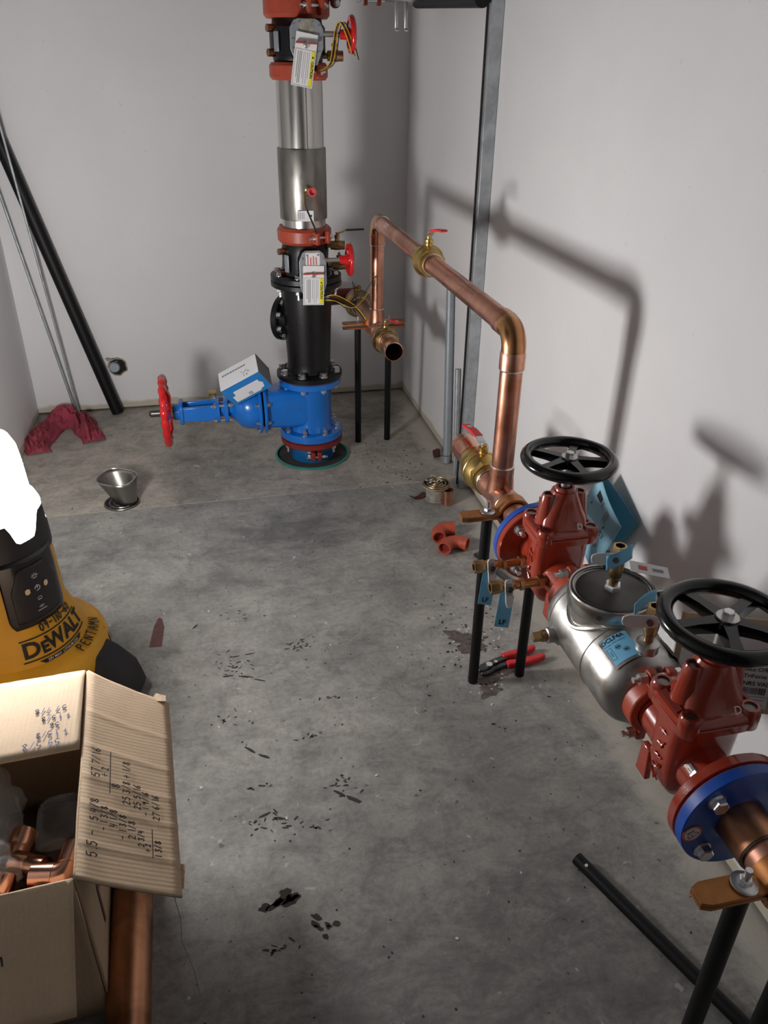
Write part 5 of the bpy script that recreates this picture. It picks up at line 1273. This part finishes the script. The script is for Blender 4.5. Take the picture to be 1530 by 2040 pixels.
def caution_tag(t, c, w, h, rot):
    ex = Vector((math.cos(rot), 0, math.sin(rot))); ey = Vector((-math.sin(rot), 0, math.cos(rot)))
    M = place(c, ex, ey)
    tg = B().prism([(-w/2, -h/2), (w/2, -h/2), (w/2, h/2), (-w/2, h/2)], M, .0008).out('caution_tag', 'paper_white', t)
    T_ = lambda z: M @ Matrix.Translation((0, 0, z))
    B().prism([(w*.30, -h*.47), (w*.45, -h*.47), (w*.45, h*.19), (w*.30, h*.19)], T_(.0010), .0002).out('yellow_band', 'yellow_print', tg)
    fr_ = B()
    x0, x1, y0, y1, k = -w*.45, w*.46, -h*.48, h*.20, .0008
    for a in ((x0, y0, x1, y0+k), (x0, y1-k, x1, y1), (x0, y0, x0+k, y1), (x1-k, y0, x1, y1)):
        fr_.prism([(a[0], a[1]), (a[2], a[1]), (a[2], a[3]), (a[0], a[3])], T_(.0011), .0001)
    fr_.out('frame_line', 'ink', tg)
    tb = text_builder('CAUTION', w*.150, .03); tb.xf(T_(.0020) @ Matrix.Translation((w*.375, -h*.16, 0)) @ Matrix.Rotation(-PI/2, 4, 'Z')).out('lettering', 'ink', tg, recalc=False)
    B().prism([(-.004, 0), (.004, 0), (0, .007)], T_(.0014) @ Matrix.Translation((w*.345, h*.075, 0)) @ Matrix.Rotation(-PI/2, 4, 'Z'), .0002).out('warning_triangle', 'ink', tg)
    ln = B()
    for i, xx in enumerate((.20, .12, .02, -.06, -.18, -.25, -.33)):
        L = h*(.60 if i % 3 else .5); ww = w*(.018 if i < 4 else .035)
        ln.prism([(w*xx, h*.16-L), (w*xx+ww, h*.16-L), (w*xx+ww, h*.16), (w*xx, h*.16)], T_(.0010), .0002)
    ln.out('fine_print', 'ink_grey', tg)
    # orange indicator flag and screw that pin the card
    fp = M @ Vector((0, h*.315, 0))
    B().box(fp+P(0, -.010, .0), (w*1.0, .016, .0035), Matrix.Rotation(-rot*.3, 3, 'Y')).out('indicator_flag', 'elbow_orange', t, bevel=.0015)
    B().lathe(fp+P(0, 0, -.004), (0, -1, 0), [(0, 0), (.011, 0), (.011, .003), (.006, .0045), (.006, .009), (0, .010)], 18).out('indicator_screw', 'zinc', t)
def small_valve(t, c, d, lever):
    """bronze drain cock as a part of the butterfly valve"""
    c = Vector(c); d = Vector(d).normalized()
    v = B().lathe(c, d, [(.009, 0), (.009, .012), (.016, .014), (.016, .024), (.0175, .030), (.0175, .048), (.016, .052), (.016, .066), (.010, .067), (0, .060)], 20).out('drain_cock', 'bronze', t)
    m_ = c+d*.038
    B().lathe(m_, UP, [(.008, .0), (.008, .026), (.010, .027), (.010, .036), (.005, .038), (.005, .046), (0, .046)], 12).out('stem', 'bronze', v)
    if lever:
        L = [Vector(p) for p in lever]
        B().tube([m_+P(0, 0, .040), L[0]], .003, 6).out('lever_arm', 'bronze', v)
        B().tube(L, .0038, 6).out('lever_grip', 'wire_black', v)
def wire(t, pts, m): 
    # smooth path through the points
    P_ = [Vector(p) for p in pts]; out = []
    for i in range(len(P_)-1):
        p0, p1, p2, p3 = P_[max(i-1, 0)], P_[i], P_[i+1], P_[min(i+2, len(P_)-1)]
        for k in range(5):
            u = k/5; out.append(.5*((2*p1)+(p2-p0)*u+(2*p0-5*p1+4*p2-p3)*u*u+(3*p1-p0-3*p2+p3)*u**3))
    out.append(P_[-1]); B().tube(out, .0017, 6).out('wire', m, t)
def butterfly_valve(label, z0, z1, plate_c, pw, ph, wheel, wr, red, lower):
    t = thing('butterfly_valve', label, 'valve', S(0, 0, z0))
    h = z1-z0
    if lower:
        prof = [(.075, 0), (.130, 0), (.1335, .003), (.1335, .020), (.130, .023), (.094, .026), (.088, .05), (.086, .08), (.088, .11), (.082, h-.01), (.078, h)]
    else:
        prof = [(.075, 0), (.080, .004), (.083, .02), (.092, .03), (.092, h-.03), (.083, h-.02), (.080, h)]
    B().lathe(S(0, 0, z0), UP, prof, 52).out('body', 'black_iron', t)
    # gear housing in front, below the plate
    x, z = plate_c
    yf = SY-.145
    pl = [(-pw*.5, ph*.30), (-pw*.38, ph*.46), (-pw*.26, ph*.5), (pw*.26, ph*.5), (pw*.40, ph*.44), (pw*.5, ph*.28), (pw*.5, -ph*.12), (pw*.30, -ph*.5), (-pw*.30, -ph*.5), (-pw*.5, -ph*.16)]
    MP = place((x, yf, z), (1, 0, 0), (0, 0, 1))
    B().prism([(a*.94, b*.94) for a, b in pl], MP @ Matrix.Translation((0, 0, -.085)), .085).out('gear_housing', 'black_iron', t)
    pt = B().prism(pl, MP, .006).out('cover_plate', 'grey_plate', t, bevel=.0015)
    for a, b in ((-.38, .36), (-.20, .42), (.20, .42), (.38, .34), (-.42, .06), (.42, .02), (-.40, -.14), (.36, -.22)):
        o_ = MP @ Vector((a*pw, b*ph, .006)); B().lathe(o_, (0, -1, 0), [(0, 0), (.0042, 0), (.0036, .0026), (0, .003)], 10).out('screw', 'zinc', pt)
    if lower:
        lp = B().prism([(-pw*.26, ph*.20), (pw*.26, ph*.20), (pw*.26, ph*.46), (-pw*.26, ph*.46)], MP @ Matrix.Translation((0, 0, .0065)), .0004).out('data_plate', 'label_white', pt)
        for k in range(4): B().prism([(-pw*.20+.010*k, ph*.24), (-pw*.20+.010*k+.004, ph*.24), (-pw*.20+.010*k+.004, ph*.40-.004*(k % 2)), (-pw*.20+.010*k, ph*.40-.004*(k % 2))], MP @ Matrix.Translation((0, 0, .0072)), .0001).out('print', 'ink_red', lp)
    else:
        B().prism([(-pw*.22, ph*.18), (pw*.20, ph*.16), (pw*.22, ph*.47), (-pw*.18, ph*.47)], MP @ Matrix.Translation((0, 0, .0065)), .0004).out('worn_label', 'rusty_white', pt)
    # shaft and red handwheel on the wall side
    wx, wy, wz = wheel
    B().cyl((x+pw*.45, wy, wz), (wx, wy, wz), .0085, n=16).out('shaft', 'zinc', t)
    w = B().torus((wx+.008, wy, wz), (1, 0, 0), wr-.008, .0085, 40, 10)
    w.lathe((wx-.030, wy, wz), (1, 0, 0), [(0, 0), (.014, 0), (.016, .020), (.022, .034), (.020, .042), (0, .042)], 24)
    w.lathe((wx+.004, wy, wz), (1, 0, 0), [(0, -.004), (.02, -.004), (wr-.010, .0), (wr-.010, .008), (.02, .006), (0, .006)], 40)
    w.out('handwheel', red, t, angle=50)
    # bronze plugs on the left
    for zz in (.25, .75):
        B().cyl(S(-.078, -.035, z0+h*zz), S(-.104, -.045, z0+h*zz), .0115, n=12).out('plug', 'copper_aged', t)
    B().box(S(-.076, -.060, z0+h*.48), (.006, .022, h*.42), Matrix.Rotation(.6, 3, 'Z')).out('side_plate', 'grey_plate', t, bevel=.002)
    return t
bl = butterfly_valve('black butterfly valve with caution card above the flanged spool', .7355, .884, (.397, .775), .098, .186, (.527, 2.90, .829), .058, 'wheel_red', True)
caution_tag(bl, P(.396, SY-.1575, .747), .076, .140, math.radians(-2))
bolts(bl, [(p, UP) for p in circle_spots(.113, .759, 8, PI/8)], .0115)
small_valve(bl, S(.078, -.03, .862), (1, -.15, 0), [P(.535, 2.965, .920), P(.600, 2.96, .922)])
small_valve(bl, S(.085, -.03, .790), (1, -.15, 0), None)
for m_, e in (('wire_yellow', P(.64, 3.00, .70)), ('wire_black', P(.56, 2.93, .735)), ('wire_green', P(.66, 3.03, .735)), ('wire_brown', P(.57, 2.95, .64)), ('wire_yellow', P(.60, 2.92, .60)), ('wire_black', P(.545, 2.90, .75))):
    s0 = P(.432, SY-.140, .692+random.uniform(-.008, .012))
    wire(bl, [s0, s0+P(.045, -.012, .002+random.uniform(-.01, .01)), P(.555+random.uniform(-.01, .01), 2.93, .655+random.uniform(-.012, .014)), e], m_)
bu = butterfly_valve('black butterfly valve with tilted caution card at the top of the stack', 1.442, 1.580, (.400, 1.506), .106, .128, (.545, 2.93, 1.530), .056, 'wheel_red', False)
caution_tag(bu, P(.389, SY-.1595, 1.456), .069, .150, math.radians(-9.5))
small_valve(bu, S(.082, -.02, 1.470), (1, -.1, 0), None)
for m_, dx in (('wire_black', 0), ('wire_yellow', .006), ('wire_black', .012), ('wire_yellow', -.004), ('wire_brown', .004)):
    wire(bu, [P(.440, SY-.125, 1.425), P(.480+dx, 2.905, 1.450), P(.500+dx, 2.915, 1.54), P(.515+dx, 2.91, 1.562), P(.535+dx*1.2, 2.905, 1.53), P(.553+dx*1.5, 2.90, 1.475-dx*1.3)], m_)

# ------------------------------------------------------------------ strut, conduit, pipe at the side wall
def strut():
    t = thing('strut_channel', 'tall galvanized steel strut channel standing against the side wall', 'strut', (.932, 2.62, 0))
    x0, x1, y0, y1, k, H = .909, .949, 2.600, 2.641, .0028, 2.74
    poly = [(x0, y0), (x1, y0), (x1, y0+k), (x0+k, y0+k), (x0+k, y1-k), (x1, y1-k), (x1, y1), (x0, y1)]
    # channel: back faces the camera side, open slot faces the far end with inturned lips
    pl = [(x0, y1), (x0, y0), (x1, y0), (x1, y1), (x1-.010, y1), (x1-.010, y1-.006), (x1-k, y1-.006), (x1-k, y0+k), (x0+k, y0+k), (x0+k, y1-.006), (x0+.010, y1-.006), (x0+.010, y1)]
    B().prism(pl, I4, H).out('channel', 'galvanized', t, bevel=.0015)
    B().box((x0-.0035, (y0+y1)/2+.006, H/2), (.002, .012, H-.02)).out('slot', 'dark_cavity', t)
strut()
def lean_pipe(name, label, a, b, r, m, cat='pipe', group=None, n=20, hollow=True):
    a = Vector(a); b = Vector(b)
    o = B().pipe(a, b, r, r*.18, n) if hollow else B().cyl(a, b, r, n=n)
    return tag(o.out(name, m), label, cat, group)
lean_pipe('grey_conduit', 'long grey conduit pipe leaning upright beside the strut channel', (.927, 2.835, .003), (.932, 2.925, .712), .0155, 'conduit_grey')
lean_pipe('steel_conduit', 'short galvanized tube standing between grey conduit and strut', (.930, 2.725, .003), (.936, 2.790, .425), .0095, 'galvanized')
t = thing('pipe_strap', 'thin wire tie round the foot of the grey conduit', 'wire tie', (.925, 2.83, .03))
B().torus((.927, 2.838, .035), (0, .13, 1), .0185, .0014, 24, 6).out('loop', 'steel_dark', t)
# black pipe high up, fixed to the strut, with clamp hooks
t = thing('sprinkler_pipe', 'black horizontal pipe running high between strut channel and end wall', 'pipe', (.895, 3.0, 1.60))
B().cyl((.880, 2.60, 1.618), (.880, 3.34, 1.652), .024, n=28).out('pipe', 'black_pipe', t)
B().cyl((.880, 3.33, 1.652), (.700, 3.36, 1.665), .014, n=20).out('branch', 'zinc', t)
t = thing('beam_clamp', 'pair of zinc hook straps hanging under the high pipe', 'pipe clamp', (.82, 3.33, 1.56))
for dx in (-.018, .018):
    B().bar((.815+dx, 3.33, 1.69), (.815+dx, 3.33, 1.562), .010, .012, (1, 0, 0)).out('hook', 'zinc', t, bevel=.003)
    B().bar((.815+dx, 3.335, 1.566), (.815+dx, 3.312, 1.556), .012, .006).out('hook_tip', 'zinc', t, bevel=.001)
B().cyl((.775, 3.325, 1.655), (.850, 3.325, 1.655), .006, n=10).out('bolt', 'zinc', t)
t = thing('hanger_coupling', 'small orange-red coupling lugs with bolt on the high branch line', 'coupling', (.71, 3.34, 1.63))
for dx in (-.028, .022): B().box((.712+dx, 3.345, 1.650), (.014, .03, .034)).out('lug', 'coupling_red', t, bevel=.004)
B().cyl((.650, 3.34, 1.648), (.755, 3.34, 1.648), .006, n=10).out('bolt', 'zinc', t)
B().cyl((.664, 3.34, 1.648), (.676, 3.34, 1.648), .010, n=6).out('nut', 'zinc', t)
t = thing('coupling_lug', 'dark red coupling lug with a zinc nut beside the top coupling', 'coupling', (.512, 3.0, 1.60))
B().prism([(-.020, .05), (-.014, .004), (-.006, -.004), (.006, -.004), (.014, .004), (.020, .05)], place((.513, 3.010, 1.608), (1, 0, 0), (0, 0, 1)), .030).out('lug', 'gland_red', t, bevel=.003)
bolts(t, [(P(.516, 2.980, 1.618), (0, -1, 0))], .009)
B().cyl((.47, 3.02, 1.64), (.516, 3.0, 1.64), .016, n=16).out('neck', 'gland_red', t)

# ------------------------------------------------------------------ left corner
lean_pipe('black_pipe', 'long black steel pipe leaning into the left corner of the room', (-.444, 3.655, .004), (-.765, 3.664, 1.36), .0275, 'black_pipe', n=28)
G = 'thin threaded rods leaning in the left corner'
lean_pipe('threaded_rod', 'thin steel rod leaning in the corner, crossing in front of the black pipe', (-.612, 3.640, .002), (-.735, 3.615, 1.75), .0050, 'galvanized', 'rod', G, 10, False)
lean_pipe('threaded_rod', 'thin steel rod leaning low into the left corner behind the rag', (-.628, 3.662, .002), (-.790, 3.665, 1.20), .0050, 'galvanized', 'rod', G, 10, False)
lean_pipe('threaded_rod', 'thin steel rod half hidden behind its neighbour in the left corner', (-.634, 3.676, .002), (-.785, 3.682, 1.12), .0042, 'galvanized', 'rod', G, 10, False)
def rag():
    path = [P(-.735, 3.25, 0), P(-.755, 3.36, 0), P(-.735, 3.50, 0), P(-.665, 3.575, 0), P(-.600, 3.545, 0), P(-.555, 3.44, 0), P(-.520, 3.33, 0)]
    wid = [.050, .062, .070, .066, .060, .052, .046]
    n = len(path)-1
    def at(u):
        s = u*n; i = min(int(s), n-1); f = s-i; p0, p1, p2, p3 = path[max(i-1, 0)], path[i], path[i+1], path[min(i+2, n)]
        p = .5*((2*p1)+(p2-p0)*f+(2*p0-5*p1+4*p2-p3)*f*f+(3*p1-p0-3*p2+p3)*f**3)
        d = (p2-p1).normalized(); return p, Vector((-d.y, d.x, 0)), wid[i]*(1-f)+wid[i+1]*f
    def fn(u, v):
        p, s, w = at(u); c = 2*v-1
        e = 1+.30*noise.noise(Vector((u*7, 2.2*math.copysign(1, c), 0)))
        q = p+s*c*w*e
        fold = abs(noise.noise(Vector((u*6+.7*c, c*2.6, 3.3))))*1.25+.55*abs(noise.noise(Vector((u*19, c*6, 9))))
        end = min(1, 9*min(u, 1-u)+.15)
        q.z = .003+max(0, 1-abs(c)**2.4)*end*(.012+.075*fold)
        return q
    tag(B().grid(fn, 90, 26).out('shop_rag', 'rag', angle=70, solid=.0022), 'crumpled dark red shop rag on the floor in the left corner', 'rag')
rag()

# ------------------------------------------------------------------ floor drains
def grate(t, c, R, n, m):
    c = Vector(c)
    B().lathe(c, UP, [(0, 0), (R, 0), (R, .0012), (0, .0012)], 40).out('recess', 'dark_cavity', t)
    for k in range(n):
        r = R*(1-.26*k)
        if r > .008: B().torus(c+P(0, 0, .003), UP, r-.003, .0028, 40, 6).out('grate_ring', m, t)
    for k in range(4):
        a = PI/4+k*PI/2; d = P(math.cos(a), math.sin(a), 0)
        B().bar(c+d*R*.18+P(0, 0, .0025), c+d*R*.97+P(0, 0, .0025), .006, .003).out('grate_rib', m, t)
t = thing('floor_drain', 'stainless oval funnel standing on a round floor drain grate', 'drain', (-.372, 2.748, 0))
grate(t, (-.372, 2.748, .0004), .066, 4, 'stainless_dull')
secs = 8; f = B(); V = []; n = 40
for i in range(secs+1):
    u = i/secs; hx, hy = .036+(.060-.036)*u, .030+(.056-.030)*u; e = 1-.32*u
    cx, cy, z = -.356-.022*u, 2.742+.018*u, .004+.098*u
    for k in range(n):
        a = 2*PI*k/n; c_, s_ = math.cos(a), math.sin(a)
        x, y = hx*math.copysign(abs(c_)**e, c_), hy*math.copysign(abs(s_)**e, s_)
        rot = math.radians(-28); tilt = .16*u
        xr, yr = x*math.cos(rot)-y*math.sin(rot), x*math.sin(rot)+y*math.cos(rot)
        V.append((cx+xr*1.12, cy+yr, z+tilt*(yr*.7)))
f.add(V, [(i*n+k, i*n+(k+1) % n, (i+1)*n+(k+1) % n, (i+1)*n+k) for i in range(secs) for k in range(n)])
f.out('funnel', 'stainless_dull', t, solid=.0022)
B().tube([Vector(V[secs*n+k]) for k in range(n)], .0018, 6, True).out('rim', 'stainless', t)
t = thing('floor_cleanout', 'pale round drain riser with rusty grate beside the copper ring', 'drain', (.797, 2.548, 0))
B().lathe((.797, 2.548, 0), UP, [(.042, 0), (.038, .004), (.037, .052), (.041, .056)], 32).out('riser', 'rusty_white', t)
B().lathe((.797, 2.548, .054), UP, [(.036, 0), (.050, .0), (.054, .004), (.054, .009), (.036, .009)], 40).out('rim', 'rusty_white', t)
grate(t, (.797, 2.548, .0630), .052, 4, 'bronze')
cr = B(); q = random.Random(8)
for k in range(16): cr.add(*blob(.797+q.gauss(0, .018), 2.548+q.gauss(0, .018), .006, .005, 800+k, .0695, 7))
tag(cr.out('crumbs', 'chip_white', t), kind='stuff')
tag(B().pipe((.829, 2.497, .0005), (.829, 2.497, .060), .0215, .0016, 30).out('copper_coupling', 'copper'), 'short copper coupling ring standing on the floor by the cleanout', 'pipe fitting')
for lab, c, a, s in (('curled maroon paper scrap on the floor next to the cleanout', (.728, 2.560), .3, 1), ('maroon paper scrap lying at the foot of the grey conduit', (.905, 2.905), 1.4, 1.1)):
    x, y = c
    tag(B().grid(lambda u, v: P(x+(u-.5)*.060*s*math.cos(a)-(v-.5)*.030*math.sin(a), y+(u-.5)*.060*s*math.sin(a)+(v-.5)*.030*math.cos(a), .003+.014*(2*u-1)**2+.004*math.sin(5*v)), 10, 6).out('paper_scrap', 'maroon', solid=.0012), lab, 'scrap')

def grooved_elbow(label, c, a0, r=.0235, R=.036):
    """painted elbow on the floor: opening towards angle a0, other end 90 degrees round"""
    c = Vector(c); d0 = P(math.cos(a0), math.sin(a0), 0); d1 = P(-math.sin(a0), math.cos(a0), 0)
    t = thing('grooved_elbow', label, 'pipe fitting', c-P(0, 0, r))
    cc = c+d0*R+d1*R
    path = [cc-d1*R*math.cos(x)-d0*R*math.sin(x) for x in [PI/2*k/14 for k in range(15)]]
    B().tube([path[0]+d0*.012]+path+[path[-1]+d1*.012], r*.95, 26).out('bend', 'elbow_orange', t)
    for p_, d in ((path[0], d0), (path[-1], d1)):
        B().lathe(p_+d*.008, d, [(r*.80, 0), (r*.93, 0), (r*.93, .004), (r, .005), (r, .018), (r*.80, .018)], 28, close=True).out('grooved_end', 'elbow_orange', t)
        B().lathe(p_+d*.0125, d, [(0, 0), (r*.80, 0), (r*.80, .0004), (0, .0004)], 24).out('bore', 'gland_red', t)
grooved_elbow('orange-red grooved elbow on the floor, the one clear of the clamp end', (.752, 2.205, .0238), math.radians(-128))
grooved_elbow('orange-red grooved elbow on the floor, tucked under the clamp end', (.728, 2.290, .0238), math.radians(-100))

def pliers():
    t = thing('pliers', 'slip joint pliers with red dipped handles on the floor by the pipe legs', 'pliers', (.73, 1.585, 0))
    def prof(pts, w, h, name, m, z=.010, bev=.003):
        b = B()
        V = []; F = []; n = len(pts)
        for i, p in enumerate(pts):
            p = Vector((*p, z)); d = Vector((*pts[min(i+1, n-1)], 0))-Vector((*pts[max(i-1, 0)], 0)); d.normalize(); s = Vector((-d.y, d.x, 0)); ww = w[i]
            V += [p+s*ww+P(0, 0, h), p-s*ww+P(0, 0, h), p-s*ww-P(0, 0, h), p+s*ww-P(0, 0, h)]
        for i in range(n-1):
            for k in range(4): F.append((i*4+k, i*4+(k+1) % 4, i*4+4+(k+1) % 4, i*4+4+k))
        F += [(3, 2, 1, 0), tuple(4*(n-1)+k for k in range(4))]
        return b.add(V, F).out(name, m, t, bevel=bev)
    prof([(.633, 1.553), (.650, 1.562), (.675, 1.574), (.700, 1.583), (.728, 1.592)], [.006, .012, .010, .009, .008], .006, 'jaw', 'plier_steel', .012)
    prof([(.638, 1.544), (.656, 1.550), (.680, 1.563), (.706, 1.568), (.734, 1.570)], [.005, .010, .011, .009, .008], .005, 'jaw', 'plier_steel', .007)
    B().lathe((.668, 1.566, .017), UP, [(0, 0), (.009, 0), (.009, .004), (0, .0045)], 16).out('pivot', 'zinc', t)
    B().lathe((.690, 1.574, .017), UP, [(0, 0), (.005, 0), (.005, .003), (0, .0035)], 12).out('rivet', 'zinc', t)
    prof([(.716, 1.594), (.735, 1.598), (.765, 1.602), (.795, 1.608), (.822, 1.615)], [.009, .0085, .0095, .0095, .006], .009, 'handle', 'handle_red', .013, .004)
    prof([(.720, 1.566), (.740, 1.565), (.775, 1.566), (.810, 1.572), (.836, 1.578)], [.010, .0095, .0105, .0105, .007], .009, 'handle', 'handle_red', .010, .004)
pliers()
# steel pieces under the copper run, by the wall
tag(B().bar((.82, 2.13, .006), (.88, 1.93, .006), .020, .010).out('steel_offcut', 'plier_steel', bevel=.002), 'dark steel offcut lying on the floor behind the blue flange', 'scrap')
a, b = P(.646, .953, .0135), P(.805, .545, .0135)
t = thing('black_pipe', 'black pipe lying loose on the floor by the near clamp legs', 'pipe', (a+b)/2-P(0, 0, .0135))
B().pipe(a, b, .0134, .0028, 24).out('pipe', 'black_pipe', t)
d = (b-a).normalized()
B().lathe(a+d*.028+P(-.004, -.002, .0128), (-.3, -.1, 1), [(0, 0), (.0035, 0), (.0035, .0008), (0, .0008)], 10).out('paint_spot', 'chip_white', t)
